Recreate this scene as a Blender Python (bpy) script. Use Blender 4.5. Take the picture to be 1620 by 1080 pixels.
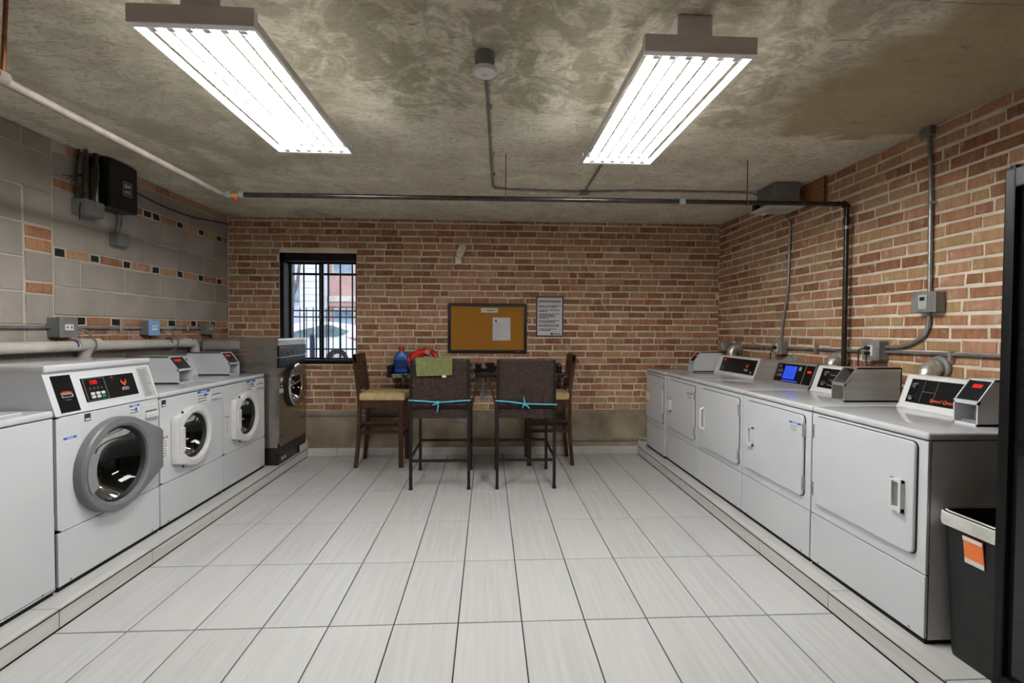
import bpy, bmesh, math, random
from mathutils import Vector, Matrix
random.seed(7)
for o in list(bpy.data.objects): bpy.data.objects.remove(o)
scene = bpy.context.scene
COL = scene.collection

# ---------------------------------------------------------------- camera
F_PX, YAW, PITCH, ROLL = 746.58, .0507, -.0225, .0052
CAM = Vector((.1372, -2.2378, 1.3977))
_fw = Vector((math.sin(YAW)*math.cos(PITCH), math.cos(YAW)*math.cos(PITCH), math.sin(PITCH)))
_r0 = Vector((math.cos(YAW), -math.sin(YAW), 0)); _u0 = _r0.cross(_fw)
_rt = _r0*math.cos(ROLL) + _u0*math.sin(ROLL); _up = _u0*math.cos(ROLL) - _r0*math.sin(ROLL)
cd = bpy.data.cameras.new('camera'); cam = bpy.data.objects.new('camera', cd); COL.objects.link(cam)
cd.sensor_width = 36.0; cd.lens = 36.0*F_PX/1620; cd.clip_start = .05; cd.clip_end = 300
m = Matrix.Identity(4)
for i in range(3):
    m[i][0], m[i][1], m[i][2], m[i][3] = _rt[i], _up[i], -_fw[i], CAM[i]
cam.matrix_world = m
scene.camera = cam
def project(p):
    d = Vector(p) - CAM; z = d.dot(_fw)
    if z < .05: return None
    return 810 + F_PX*d.dot(_rt)/z, 540 - F_PX*d.dot(_up)/z

# ---------------------------------------------------------------- world, exposure
w = bpy.data.worlds.new('overcast_sky'); scene.world = w; w.use_nodes = True
bg = w.node_tree.nodes['Background']; bg.inputs[0].default_value = (.80, .89, 1.0, 1); bg.inputs[1].default_value = 1.9
vs = scene.view_settings
vs.view_transform = 'Standard'; vs.look = 'None'; vs.gamma = 1; vs.use_curve_mapping = False
vs.exposure = 0.42
TUBE_STRENGTH = 34.0
UPLIGHT_GAP, TROUGH_Z = .0105, .026

# ---------------------------------------------------------------- helpers
def lin(c):
    if isinstance(c, (int, float)): c = (c, c, c)
    return tuple(((v/255)/12.92 if v/255 <= .04045 else ((v/255+.055)/1.055)**2.4) for v in c) + (1,)
MATS = {}
def mat(name, col, col2=None, scale=6, detail=4, stretch=(1, 1, 1), rough=.5, rough2=None, metal=0, bump=0, bscale=None,
        spec=.5, coat=0, emis=0, trans=0, lo=.35, hi=.65, alpha=1, ior=1.45, smear=None):
    mt = bpy.data.materials.new(name); MATS[name] = mt; mt.use_nodes = True
    nt = mt.node_tree; N = nt.nodes; L = nt.links; b = N['Principled BSDF']
    b.inputs['Base Color'].default_value = lin(col); b.inputs['Roughness'].default_value = rough
    b.inputs['Metallic'].default_value = metal; b.inputs['Specular IOR Level'].default_value = spec
    b.inputs['Coat Weight'].default_value = coat; b.inputs['Transmission Weight'].default_value = trans
    b.inputs['IOR'].default_value = ior; b.inputs['Alpha'].default_value = alpha
    if emis:
        b.inputs['Emission Color'].default_value = lin(col); b.inputs['Emission Strength'].default_value = emis
    if col2 is None and not bump:
        col2 = tuple(max(0, v*.94) for v in (col if isinstance(col, tuple) else (col,)*3))
    g = N.new('ShaderNodeNewGeometry'); mp = N.new('ShaderNodeMapping'); mp.inputs['Scale'].default_value = stretch
    L.new(g.outputs['Position'], mp.inputs['Vector'])
    nz = N.new('ShaderNodeTexNoise'); nz.inputs['Scale'].default_value = scale; nz.inputs['Detail'].default_value = detail
    L.new(mp.outputs[0], nz.inputs['Vector'])
    if col2 is not None:
        rp = N.new('ShaderNodeMapRange'); rp.inputs['From Min'].default_value = lo; rp.inputs['From Max'].default_value = hi
        L.new(nz.outputs['Fac'], rp.inputs['Value'])
        mx = N.new('ShaderNodeMix'); mx.data_type = 'RGBA'
        mx.inputs[6].default_value = lin(col); mx.inputs[7].default_value = lin(col2)
        L.new(rp.outputs[0], mx.inputs[0]); L.new(mx.outputs[2], b.inputs['Base Color'])
        if smear:   # mortar dragged over the face
            n3 = N.new('ShaderNodeTexNoise'); n3.inputs['Scale'].default_value = 16; n3.inputs['Detail'].default_value = 6; L.new(g.outputs['Position'], n3.inputs['Vector'])
            r3 = N.new('ShaderNodeMapRange'); r3.inputs['From Min'].default_value = smear[1]; r3.inputs['From Max'].default_value = smear[2]; r3.inputs['To Max'].default_value = smear[3]
            m3 = N.new('ShaderNodeMix'); m3.data_type = 'RGBA'; m3.inputs[7].default_value = lin(smear[0])
            L.new(n3.outputs['Fac'], r3.inputs['Value']); L.new(r3.outputs[0], m3.inputs[0]); L.new(mx.outputs[2], m3.inputs[6]); L.new(m3.outputs[2], b.inputs['Base Color'])
        if rough2 is not None:
            rr = N.new('ShaderNodeMapRange'); rr.inputs['To Min'].default_value = rough; rr.inputs['To Max'].default_value = rough2
            L.new(rp.outputs[0], rr.inputs['Value']); L.new(rr.outputs[0], b.inputs['Roughness'])
    if bump:
        n2 = N.new('ShaderNodeTexNoise'); n2.inputs['Scale'].default_value = bscale or scale*6; n2.inputs['Detail'].default_value = 5
        L.new(mp.outputs[0], n2.inputs['Vector'])
        bp = N.new('ShaderNodeBump'); bp.inputs['Strength'].default_value = bump; bp.inputs['Distance'].default_value = .01
        L.new(n2.outputs['Fac'], bp.inputs['Height']); L.new(bp.outputs[0], b.inputs['Normal'])
    return mt

def rrect(x0, x1, y0, y1, r, n=5):
    pts = []
    for cx, cy, a0 in ((x1-r, y1-r, 0), (x0+r, y1-r, 90), (x0+r, y0+r, 180), (x1-r, y0+r, 270)):
        for k in range(n+1):
            a = math.radians(a0 + 90*k/n); pts.append((cx + r*math.cos(a), cy + r*math.sin(a)))
    return pts

class MB:
    """collects shapes into one mesh"""
    def __init__(s): s.v = []; s.f = []; s.m = []
    def add(s, vs_, fs, mi=0):
        b = len(s.v); s.v += [tuple(p) for p in vs_]; s.f += [tuple(b+i for i in f) for f in fs]; s.m += [mi]*len(fs); return s
    def box(s, x0, x1, y0, y1, z0, z1, bev=0, mi=0, seg=2):
        if bev:
            bm = bmesh.new(); bmesh.ops.create_cube(bm, size=1)
            for v in bm.verts:
                v.co = Vector(((x0+x1)/2 + v.co.x*(x1-x0), (y0+y1)/2 + v.co.y*(y1-y0), (z0+z1)/2 + v.co.z*(z1-z0)))
            bmesh.ops.bevel(bm, geom=list(bm.edges), offset=bev, segments=seg, profile=.6, affect='EDGES')
            s.bm(bm, mi); return s
        return s.add([(x0,y0,z0),(x1,y0,z0),(x1,y1,z0),(x0,y1,z0),(x0,y0,z1),(x1,y0,z1),(x1,y1,z1),(x0,y1,z1)],
                     [(3,2,1,0),(4,5,6,7),(0,1,5,4),(1,2,6,5),(2,3,7,6),(3,0,4,7)], mi)
    def bm(s, bm, mi=0):
        bm.verts.index_update(); s.add([v.co[:] for v in bm.verts], [[v.index for v in f.verts] for f in bm.faces], mi); bm.free()
    def tube(s, pts, r, n=10, caps=True, mi=0):
        pts = [Vector(p) for p in pts]; k = len(pts); rr = r if isinstance(r, (list, tuple)) else [r]*k
        vs_ = []; fs = []; prev = None
        for i, p in enumerate(pts):
            t = (pts[min(i+1, k-1)] - pts[max(i-1, 0)]).normalized()
            if prev is None:
                a = Vector((0, 0, 1)) if abs(t.z) < .9 else Vector((1, 0, 0)); nx = t.cross(a).normalized()
            else:
                nx = (prev - t*prev.dot(t)).normalized()
            prev = nx; ny = t.cross(nx)
            for j in range(n):
                q = 2*math.pi*j/n; vs_.append(p + nx*(rr[i]*math.cos(q)) + ny*(rr[i]*math.sin(q)))
        for i in range(k-1):
            for j in range(n):
                a = i*n+j; b = i*n+(j+1) % n; fs.append((a, b, b+n, a+n))
        if caps: fs += [tuple(range(n-1, -1, -1)), tuple((k-1)*n+j for j in range(n))]
        return s.add(vs_, fs, mi)
    def bar(s, p0, p1, wx, wy, mi=0, up=(0, 0, 1)):
        p0 = Vector(p0); p1 = Vector(p1); t = (p1-p0).normalized(); u = Vector(up)
        if abs(t.dot(u)) > .95: u = Vector((0, 1, 0))
        a = t.cross(u).normalized(); b = a.cross(t); vs_ = []
        for p in (p0, p1):
            for i, j in ((-1,-1),(1,-1),(1,1),(-1,1)): vs_.append(p + a*(wx/2*i) + b*(wy/2*j))
        return s.add(vs_, [(3,2,1,0),(4,5,6,7),(0,1,5,4),(1,2,6,5),(2,3,7,6),(3,0,4,7)], mi)
    def loft(s, loops, cap0=True, cap1=True, mi=0):
        n = len(loops[0]); vs_ = [p for l in loops for p in l]; fs = []
        for i in range(len(loops)-1):
            for j in range(n):
                a = i*n+j; b = i*n+(j+1) % n; fs.append((a, b, b+n, a+n))
        if cap0: fs.append(tuple(range(n-1, -1, -1)))
        if cap1: fs.append(tuple((len(loops)-1)*n+j for j in range(n)))
        return s.add(vs_, fs, mi)
    def prism(s, poly, axis, a0, a1, mi=0):
        """poly in the two remaining axes (in xyz order), extruded along axis"""
        def P(u, v, a): return {'x': (a, u, v), 'y': (u, a, v), 'z': (u, v, a)}[axis]
        return s.loft([[P(u, v, a0) for u, v in poly], [P(u, v, a1) for u, v in poly]], mi=mi)
    def lathe(s, prof, c, axis='y', n=40, mi=0, closed=False):
        """prof: (radius, offset along axis)"""
        loops = []
        for r, o in prof:
            l = []
            for j in range(n):
                q = 2*math.pi*j/n; a, b = r*math.cos(q), r*math.sin(q)
                l.append({'y': (c[0]+a, c[1]+o, c[2]+b), 'x': (c[0]+o, c[1]+a, c[2]+b), 'z': (c[0]+a, c[1]+b, c[2]+o)}[axis])
            loops.append(l)
        return s.loft(loops, cap0=False, cap1=False, mi=mi)
    def build(s, name, mats, parent=None, smooth=False, loc=None):
        me = bpy.data.meshes.new(name); me.from_pydata(s.v, [], s.f)
        for q in (mats if isinstance(mats, (list, tuple)) else [mats]): me.materials.append(MATS[q] if isinstance(q, str) else q)
        if any(s.m): me.polygons.foreach_set('material_index', s.m)
        bm = bmesh.new(); bm.from_mesh(me); bmesh.ops.recalc_face_normals(bm, faces=bm.faces); bm.to_mesh(me); bm.free()
        if smooth:
            me.polygons.foreach_set('use_smooth', [True]*len(me.polygons)); me.set_sharp_from_angle(angle=math.radians(38))
        o = bpy.data.objects.new(name, me); COL.objects.link(o)
        if parent: o.parent = parent
        if loc: o.location = loc
        return o
def B(*a, **k): return MB().box(*a, **k)
def tag(o, label, cat=None, group=None, kind=None):
    if label: o['label'] = label
    if cat: o['category'] = cat
    if group: o['group'] = group
    if kind: o['kind'] = kind
    return o
def root(name, label, cat, loc=(0, 0, 0), rz=0, group=None, kind=None):
    o = bpy.data.objects.new(name, None); COL.objects.link(o); o.location = loc; o.rotation_euler = (0, 0, rz)
    o.empty_display_size = .05
    return tag(o, label, cat, group, kind)
def arc(c, r, a0, a1, n, plane):
    out = []
    for k in range(n+1):
        a = math.radians(a0 + (a1-a0)*k/n); u, v = r*math.cos(a), r*math.sin(a)
        out.append({'xy': (c[0]+u, c[1]+v, c[2]), 'xz': (c[0]+u, c[1], c[2]+v), 'yz': (c[0], c[1]+u, c[2]+v)}[plane])
    return out
def fillet(pts, r, n=5):
    """round the corners of a polyline"""
    pts = [Vector(p) for p in pts]; out = [pts[0]]
    for i in range(1, len(pts)-1):
        a = (pts[i-1]-pts[i]); b = (pts[i+1]-pts[i]); q = min(r, a.length*.49, b.length*.49)
        p0 = pts[i]+a.normalized()*q; p1 = pts[i]+b.normalized()*q
        for k in range(n+1):
            t = k/n; out.append(p0*(1-t)**2 + pts[i]*2*t*(1-t) + p1*t*t)
    out.append(pts[-1]); return out
def text_mesh(txt, size, shear=0):
    cu = bpy.data.curves.new('lettering', 'FONT'); cu.body = txt; cu.size = size; cu.shear = shear; cu.align_x = 'CENTER'; cu.align_y = 'CENTER'
    cu.extrude = .0006; cu.resolution_u = 2
    o = bpy.data.objects.new('lettering', cu); COL.objects.link(o)
    me = bpy.data.meshes.new_from_object(o.evaluated_get(bpy.context.evaluated_depsgraph_get()))
    bpy.data.objects.remove(o); return me
def text_on(name, txt, size, material, parent, origin, xdir, ydir, shear=0):
    me = text_mesh(txt, size, shear); me.materials.clear(); me.materials.append(MATS[material])
    o = bpy.data.objects.new(name, me); COL.objects.link(o); o.parent = parent
    x = Vector(xdir).normalized(); y = Vector(ydir).normalized(); z = x.cross(y); M_ = Matrix.Identity(4)
    for i in range(3): M_[i][0], M_[i][1], M_[i][2], M_[i][3] = x[i], y[i], z[i], origin[i]
    o.matrix_local = M_; return o

# ---------------------------------------------------------------- materials
BR = [((162, 115, 86), (181, 138, 104)), ((147, 100, 74), (168, 123, 93)), ((172, 129, 99), (187, 153, 119)), ((164, 132, 93), (179, 151, 112)),
      ((136, 91, 69), (160, 115, 89)), ((166, 121, 97), (183, 142, 115)), ((153, 114, 82), (134, 91, 67)), ((173, 143, 104), (157, 119, 87))]
BRICKS = []
for i, (a, b) in enumerate(BR):
    mat('brick_clay_%d' % i, a, b, scale=5, detail=5, stretch=(9, 9, 2.0), rough=.9, bump=.55, bscale=22, spec=.2, smear=((200, 186, 164), .60, .72, .55)); BRICKS.append('brick_clay_%d' % i)
mat('mortar', (228, 218, 200), (206, 195, 177), scale=9, rough=.95, bump=.6, bscale=60, spec=.2)
mat('block_a', (160, 152, 145), (146, 138, 131), scale=4, rough=.95, bump=.5, bscale=90, spec=.2)
mat('block_b', (152, 144, 136), (166, 158, 150), scale=3, rough=.95, bump=.5, bscale=90, spec=.2)
mat('block_c', (146, 138, 131), (158, 150, 142), scale=5, rough=.95, bump=.5, bscale=90, spec=.2)
mat('block_mortar', (190, 184, 172), (172, 166, 154), scale=6, rough=.95, bump=.5, bscale=50, spec=.2)
mat('brick_hole', (20, 18, 16), (34, 30, 26), scale=30, rough=.95)
mat('foundation', (172, 158, 136), (124, 112, 93), scale=3, detail=7, rough=.95, bump=.6, bscale=30, spec=.2)
mat('floor_tile', (210, 210, 209), (199, 199, 198), scale=3, detail=6, stretch=(14, .6, 14), rough=.34, rough2=.42, bump=0, spec=.5)
mat('floor_tile_b', (204, 204, 203), (212, 212, 211), scale=3.3, detail=6, stretch=(16, .7, 16), rough=.34, rough2=.42, spec=.5)
mat('grout', (58, 57, 56), (46, 45, 44), scale=30, rough=.9)
mat('curb_tile', (212, 211, 208), (198, 197, 194), scale=3, detail=6, stretch=(14, .6, 14), rough=.4)
mat('white_enamel', (211, 213, 217), (206, 208, 212), scale=2, rough=.28, spec=.5, coat=.15)
mat('white_enamel_top', (206, 208, 211), (200, 202, 205), scale=2, rough=.16, spec=.5, coat=.3)
mat('white_plastic', (225, 225, 224), rough=.32)
mat('cream_plastic', (214, 200, 150), rough=.4)
mat('gap_black', (16, 16, 16), rough=.8)
mat('rubber_black', (22, 22, 23), rough=.6)
mat('panel_black', (12, 12, 13), rough=.42, spec=.3)
mat('grey_plastic', (116, 117, 120), (108, 109, 112), scale=4, rough=.38)
mat('grey_plastic_light', (134, 135, 138), rough=.4)
mat('smoked_glass', (14, 15, 16), rough=.04, trans=.7, ior=1.35, spec=.3)
mat('drum_steel', (62, 62, 64), (40, 40, 42), scale=40, rough=.42, metal=.8)
mat('chrome', (210, 210, 212), rough=.12, metal=1)
mat('stainless', (184, 177, 169), (179, 172, 164), scale=2, stretch=(1, 1, 22), rough=.27, rough2=.29, metal=1)
mat('stainless_panel', (178, 175, 171), (166, 163, 160), scale=3, stretch=(1, 1, 20), rough=.42, metal=.55)
mat('galvanized', (184, 185, 186), (156, 157, 158), scale=22, rough=.38, metal=.6)
mat('conduit_steel', (166, 167, 168), (138, 138, 138), scale=12, rough=.36, metal=.65)
mat('box_grey', (132, 133, 133), (118, 119, 119), scale=9, rough=.5, metal=.25)
mat('duct_foil', (214, 210, 204), (186, 182, 176), scale=25, rough=.32, metal=.7, bump=.3, bscale=40)
mat('black_iron', (70, 66, 63), (52, 48, 45), scale=18, rough=.32, metal=.7)
mat('dusty_pipe', (146, 136, 128), (126, 116, 108), scale=14, rough=.75)
mat('copper_rod', (150, 92, 54), (110, 66, 40), scale=30, rough=.5, metal=.5)
mat('brass', (190, 160, 90), rough=.35, metal=.8)
mat('pvc_white', (196, 192, 184), (178, 173, 164), scale=8, rough=.5)
mat('pvc_primer', (74, 66, 132), rough=.5)
mat('cable_dark', (36, 35, 33), rough=.6)
mat('cable_grey', (120, 118, 114), rough=.6)
mat('cable_dusty', (74, 70, 56), (52, 50, 42), scale=20, rough=.9)
mat('device_blue', (120, 160, 214), rough=.4)
mat('device_white', (226, 226, 222), rough=.4)
mat('fixture_white', (222, 222, 222), (216, 216, 216), scale=3, rough=.4)
mat('fixture_grey', (236, 232, 234), rough=.45)
mat('reflector', (240, 240, 240), rough=.25)
mat('tube_glow', (255, 255, 252), rough=.5, emis=TUBE_STRENGTH)
mat('red_led', (235, 30, 22), rough=.5, emis=.4)
mat('lcd_blue', (40, 70, 210), rough=.4, emis=.5)
mat('green_key', (40, 130, 80), rough=.5)
mat('key_white', (214, 214, 210), rough=.5)
mat('orange_print', (232, 92, 32), rough=.5)
mat('sticker_white', (228, 228, 226), rough=.5)
mat('sticker_blue', (42, 96, 196), rough=.5)
mat('sticker_red', (196, 60, 44), rough=.5)
mat('sticker_grey', (178, 180, 178), rough=.5)
mat('print_grey', (110, 110, 114), rough=.6)
mat('print_dark', (46, 46, 52), rough=.6)
mat('wood_dark', (84, 54, 36), (62, 39, 26), scale=6, stretch=(4, 4, .8), rough=.5, spec=.3)
mat('seat_cream', (212, 190, 138), (196, 172, 122), scale=20, rough=.8)
mat('frame_metal_dark', (36, 31, 30), rough=.4, metal=.3)
mat('frame_brown', (70, 46, 36), (54, 36, 29), scale=20, rough=.5)
mat('wicker', (82, 61, 55), (58, 43, 39), scale=40, rough=.6)
mat('wicker_back_fill', (38, 29, 27), rough=.8)
mat('ribbon_blue', (86, 186, 214), rough=.6)
mat('towel_green', (132, 134, 86), (116, 118, 74), scale=60, rough=.95, bump=.9, bscale=220)
mat('marble_black', (30, 27, 25), (150, 144, 136), scale=16, detail=12, rough=.22, lo=.52, hi=.72, bump=.35, bscale=26)
mat('bottle_blue', (36, 92, 168), rough=.28)
mat('bottle_label', (24, 52, 104), rough=.35)
mat('cap_red', (206, 30, 28), rough=.35)
mat('bag_red', (204, 38, 28), (178, 26, 20), scale=10, rough=.3, bump=.5, bscale=30)
mat('bag_white', (226, 216, 212), rough=.35)
mat('bag_purple', (92, 46, 150), rough=.4)
mat('cork', (168, 116, 40), (156, 106, 36), scale=90, rough=.95, bump=.4, bscale=300)
mat('frame_black', (18, 17, 17), rough=.35)
mat('paper', (216, 216, 220), rough=.8)
mat('sign_navy', (44, 44, 74), rough=.4)
mat('lamp_cream', (216, 206, 182), rough=.45)
mat('window_brown', (20, 14, 11), (15, 11, 9), scale=10, rough=.55, spec=.3)
mat('window_glass', (255, 255, 255), rough=0, trans=1, ior=1.02, spec=.5)
mat('bars_paint', (26, 38, 62), rough=.5)
mat('plywood', (164, 112, 66), (138, 90, 50), scale=5, stretch=(1, 1, 9), rough=.7)
mat('grille_white', (206, 204, 196), rough=.5)
mat('vending_black', (9, 9, 10), rough=.45, spec=.3)
mat('vending_glass', (70, 74, 80), rough=.03, trans=.8, ior=1.5)
mat('bin_black', (26, 26, 27), (20, 20, 21), scale=12, rough=.5)
mat('bin_liner', (214, 214, 208), (196, 196, 190), scale=16, rough=.35, bump=.4)
mat('label_orange', (226, 110, 50), (232, 130, 60), scale=12, rough=.5)
mat('asphalt', (150, 150, 152), (130, 130, 132), scale=2, rough=.9)
mat('car_white', (238, 240, 244), rough=.2, coat=.5)
mat('car_glass', (34, 52, 60), (110, 138, 142), scale=1.2, rough=.05, coat=.5)
mat('car_tyre', (30, 31, 34), rough=.8)
mat('tail_red', (190, 40, 40), rough=.3)
mat('bark', (120, 116, 118), (92, 88, 90), scale=9, stretch=(3, 3, .6), rough=.95, bump=.5)
mat('siding_white', (226, 228, 236), (216, 218, 228), scale=2, rough=.8)
mat('stucco_grey', (206, 206, 218), (192, 194, 206), scale=2, rough=.9)
mat('brick_far', (204, 168, 160), (186, 148, 140), scale=6, stretch=(1, 1, 4), rough=.9)
mat('stone_far', (212, 206, 196), rough=.9)
mat('glass_far', (96, 116, 138), (150, 168, 186), scale=1.5, rough=.1)
# concrete ceiling with form-board swirls and old damp stains
def ceiling_material():
    mt = bpy.data.materials.new('ceiling_concrete'); MATS['ceiling_concrete'] = mt; mt.use_nodes = True
    nt = mt.node_tree; N = nt.nodes; L = nt.links; b = N['Principled BSDF']; b.inputs['Roughness'].default_value = .92
    b.inputs['Specular IOR Level'].default_value = .2
    g = N.new('ShaderNodeNewGeometry'); sep = N.new('ShaderNodeSeparateXYZ'); L.new(g.outputs['Position'], sep.inputs[0])
    def noise(scale, det, dist=0, st=(1, 1, 1), rot=0, rg=.5):
        mp = N.new('ShaderNodeMapping'); mp.inputs['Scale'].default_value = st; mp.inputs['Rotation'].default_value = (0, 0, rot)
        L.new(g.outputs['Position'], mp.inputs['Vector'])
        n = N.new('ShaderNodeTexNoise'); n.inputs['Scale'].default_value = scale; n.inputs['Detail'].default_value = det
        n.inputs['Distortion'].default_value = dist; n.inputs['Roughness'].default_value = rg; L.new(mp.outputs[0], n.inputs['Vector']); return n.outputs['Fac']
    def mr(v, a, c, t0=0, t1=1, smooth=True):
        r = N.new('ShaderNodeMapRange'); r.interpolation_type = 'SMOOTHSTEP' if smooth else 'LINEAR'
        for k, x in (('From Min', a), ('From Max', c), ('To Min', t0), ('To Max', t1)): r.inputs[k].default_value = x
        L.new(v, r.inputs['Value']); return r.outputs[0]
    def op(o, a, c):
        mth = N.new('ShaderNodeMath'); mth.operation = o
        for i, x in enumerate((a, c)):
            if isinstance(x, (int, float)): mth.inputs[i].default_value = x
            else: L.new(x, mth.inputs[i])
        return mth.outputs[0]
    def mix(f, a, c):
        mx = N.new('ShaderNodeMix'); mx.data_type = 'RGBA'; L.new(f, mx.inputs[0])
        for i, x in ((6, a), (7, c)):
            if isinstance(x, tuple): mx.inputs[i].default_value = lin(x)
            else: L.new(x, mx.inputs[i])
        return mx.outputs[2]
    X, Y = sep.outputs[0], sep.outputs[1]
    base = mix(mr(noise(2.2, 8, 1.2), .35, .65), (228, 221, 202), (208, 200, 180))
    # wavy grain of the form boards, running across the room
    grain = noise(11, 9, 2.2, (1.0, 1.9, 1), .25, .68)
    base = mix(op('MULTIPLY', mr(grain, .48, .6), .5), base, (154, 147, 128))
    # large damp field over the near middle of the slab
    edge = noise(1.3, 8, .6, rg=.6); edge2 = noise(4.5, 9, 1.4, rg=.68)
    yy = op('ADD', Y, op('MULTIPLY', op('SUBTRACT', edge, .5), 2.6))
    fld = op('MULTIPLY', mr(yy, .55, .35), op('MULTIPLY', mr(X, -1.9, -.9), mr(X, 2.4, 1.2)))
    fld = op('MULTIPLY', fld, mr(edge2, .38, .56))
    base = mix(op('MULTIPLY', fld, .72), base, (138, 130, 108))
    # brown patch in the right near corner
    xx = op('ADD', X, op('MULTIPLY', op('SUBTRACT', noise(2.1, 6, .8), .5), .9))
    yb = op('ADD', Y, op('MULTIPLY', op('SUBTRACT', noise(2.7, 5, .5), .5), .5))
    pat = op('MULTIPLY', mr(xx, 1.75, 1.95), mr(yb, .66, .58))
    base = mix(op('MULTIPLY', pat, .8), base, (160, 140, 106))
    # green-grey streaks on the left
    st = noise(2.4, 7, 1.0, (1.0, .45, 1), .55)
    lf = op('MULTIPLY', mr(X, -.2, -1.4), mr(st, .5, .62))
    base = mix(op('MULTIPLY', lf, .5), base, (156, 147, 126))
    # small dark scuffs
    sc = op('MULTIPLY', mr(noise(6, 9, 1.2, (.6, 2.2, 1), -.5, .7), .6, .68), .75)
    base = mix(sc, base, (120, 112, 92))
    L.new(base, b.inputs['Base Color'])
    bp = N.new('ShaderNodeBump'); bp.inputs['Strength'].default_value = .5; bp.inputs['Distance'].default_value = .012
    L.new(grain, bp.inputs['Height']); b2 = N.new('ShaderNodeBump'); b2.inputs['Strength'].default_value = .35; b2.inputs['Distance'].default_value = .006
    L.new(noise(45, 6), b2.inputs['Height']); L.new(bp.outputs[0], b2.inputs['Normal']); L.new(b2.outputs[0], b.inputs['Normal'])
ceiling_material()

# ================================================================ THE ROOM SHELL
XL, XR, YB, YF, ZC = -2.68, 2.777, 3.0585, -3.3, 2.6216
CURB_L, CURB_R, ZP = -1.848, 1.856, .096
TW, TL = .305, .61
# floor: grout bed, one object per tile
floor = tag(B(XL-.1, XR, YF, YB, -.12, -.006).build('floor', 'grout'), 'pale streaked rectangular floor tiles with thin dark joints', 'floor', kind='structure')
tile_mesh = {}
def tile(x0, x1, y0, y1, mname):
    key = (round(x1-x0, 3), round(y1-y0, 3), mname)
    if key not in tile_mesh:
        a, b = (x1-x0)/2-.003, (y1-y0)/2-.003; c = .0015
        mb = MB().loft([[(-a,-b,-.008),(a,-b,-.008),(a,b,-.008),(-a,b,-.008)], [(-a,-b,-c),(a,-b,-c),(a,b,-c),(-a,b,-c)],
                        [(-a+c,-b+c,0),(a-c,-b+c,0),(a-c,b-c,0),(-a+c,b-c,0)]], cap0=False)
        o = mb.build('floor_tile', mname); tile_mesh[key] = o.data; bpy.data.objects.remove(o)
    o = bpy.data.objects.new('floor_tile', tile_mesh[key]); COL.objects.link(o); o.parent = floor; o.location = ((x0+x1)/2, (y0+y1)/2, random.uniform(-.0006, 0)); return o
xs = [CURB_L] + [c*TW for c in range(-6, 7) if CURB_L+.04 < c*TW < CURB_R-.04] + [CURB_R]
ys = [r*TL for r in range(-5, 6) if YF < r*TL < YB-.03]; ys = [YF] + ys + [YB-.012]
for i in range(len(xs)-1):
    for j in range(len(ys)-1):
        tile(xs[i], xs[i+1], ys[j], ys[j+1], random.choice(('floor_tile', 'floor_tile', 'floor_tile_b')))
# raised machine plinths faced with tiles
def plinth(name, xa, xb, face_x, sgn, label):
    p = tag(B(min(xa, xb), max(xa, xb), YF, YB-.002, -.004, ZP-.008).build(name, 'grout'), label, 'plinth', kind='structure')
    y = YF
    cuts = [YF] + [r*TL+.03 for r in range(-5, 6) if YF+.1 < r*TL+.03 < YB-.05] + [YB-.012]
    for a, b in zip(cuts, cuts[1:]):
        g = .0018
        x0, x1 = sorted((face_x, face_x-sgn*.009))
        MB().box(x0, x1, a+g, b-g, .005, ZP-.012, bev=.0012, seg=1).build('curb_tile', 'curb_tile', p)
        x0, x1 = sorted((face_x-sgn*.002, face_x-sgn*.30))
        MB().box(x0, x1, a+g, b-g, ZP-.008, ZP, bev=.0012, seg=1).build('top_tile', 'curb_tile', p)
    x0, x1 = sorted((face_x+sgn*.001, face_x-sgn*.004)); B(x0, x1, YF, YB-.02, ZP-.0125, ZP-.0085).build('edge_joint', 'grout', p)
    return p
plinth('trim_1', XL, CURB_L-.009, CURB_L, 1, 'low tiled plinth under the row of washers')
plinth('trim_2', XR, CURB_R+.009, CURB_R, -1, 'low tiled plinth under the row of dryers')
# baseboard tiles along the back wall
bb = tag(B(CURB_L, CURB_R, YB-.006, YB, 0, .092).build('baseboard_back', 'grout'), 'row of pale tiles along the foot of the back wall', 'baseboard', kind='structure')
xb = [CURB_L+.002] + [c*TW for c in range(-6, 7) if CURB_L+.04 < c*TW < CURB_R-.04] + [CURB_R-.002]
for a, b in zip(xb, xb[1:]):
    MB().box(a+.0015, b-.0015, YB-.016, YB-.005, .002, .093, bev=.0015, seg=1).build('baseboard_tile', 'curb_tile', bb)
for x, s in ((CURB_L, 1), (CURB_R, -1)):   # the return pieces standing on the plinth ends
    MB().box(*sorted((x-s*.10, x-s*.004)), YB-.016, YB-.005, ZP+.001, ZP+.09, bev=.0015, seg=1).build('return_tile', 'curb_tile', bb)
    MB().box(*sorted((x-s*.004, x+s*.006)), YB-.22, YB-.017, ZP+.001, ZP+.075, bev=.0015, seg=1).build('return_tile', 'curb_tile', bb)

# ceiling slab with form-joint ridges
ceil = tag(B(XL-.3, XR+.3, YF-.2, YB+.3, ZC, ZC+.2).build('ceiling', 'ceiling_concrete'), 'stained bare concrete ceiling slab', 'ceiling', kind='structure')
for y, x0, x1, wd in ((1.66, XL, XR, .012), (.66, XL, XR, .007), (-.55, XL, XR, .007)):
    mb = MB(); n = 40
    lo = []; k = [(x0+(x1-x0)*i/n, y+random.uniform(-.004, .004)) for i in range(n+1)]
    mb.loft([[(x, yy-wd, ZC+.002), (x, yy, ZC-wd*.45*random.uniform(.5, 1.2)), (x, yy+wd, ZC+.002)] for x, yy in k])
    mb.build('form_joint_ridge', 'ceiling_concrete', ceil)

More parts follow.
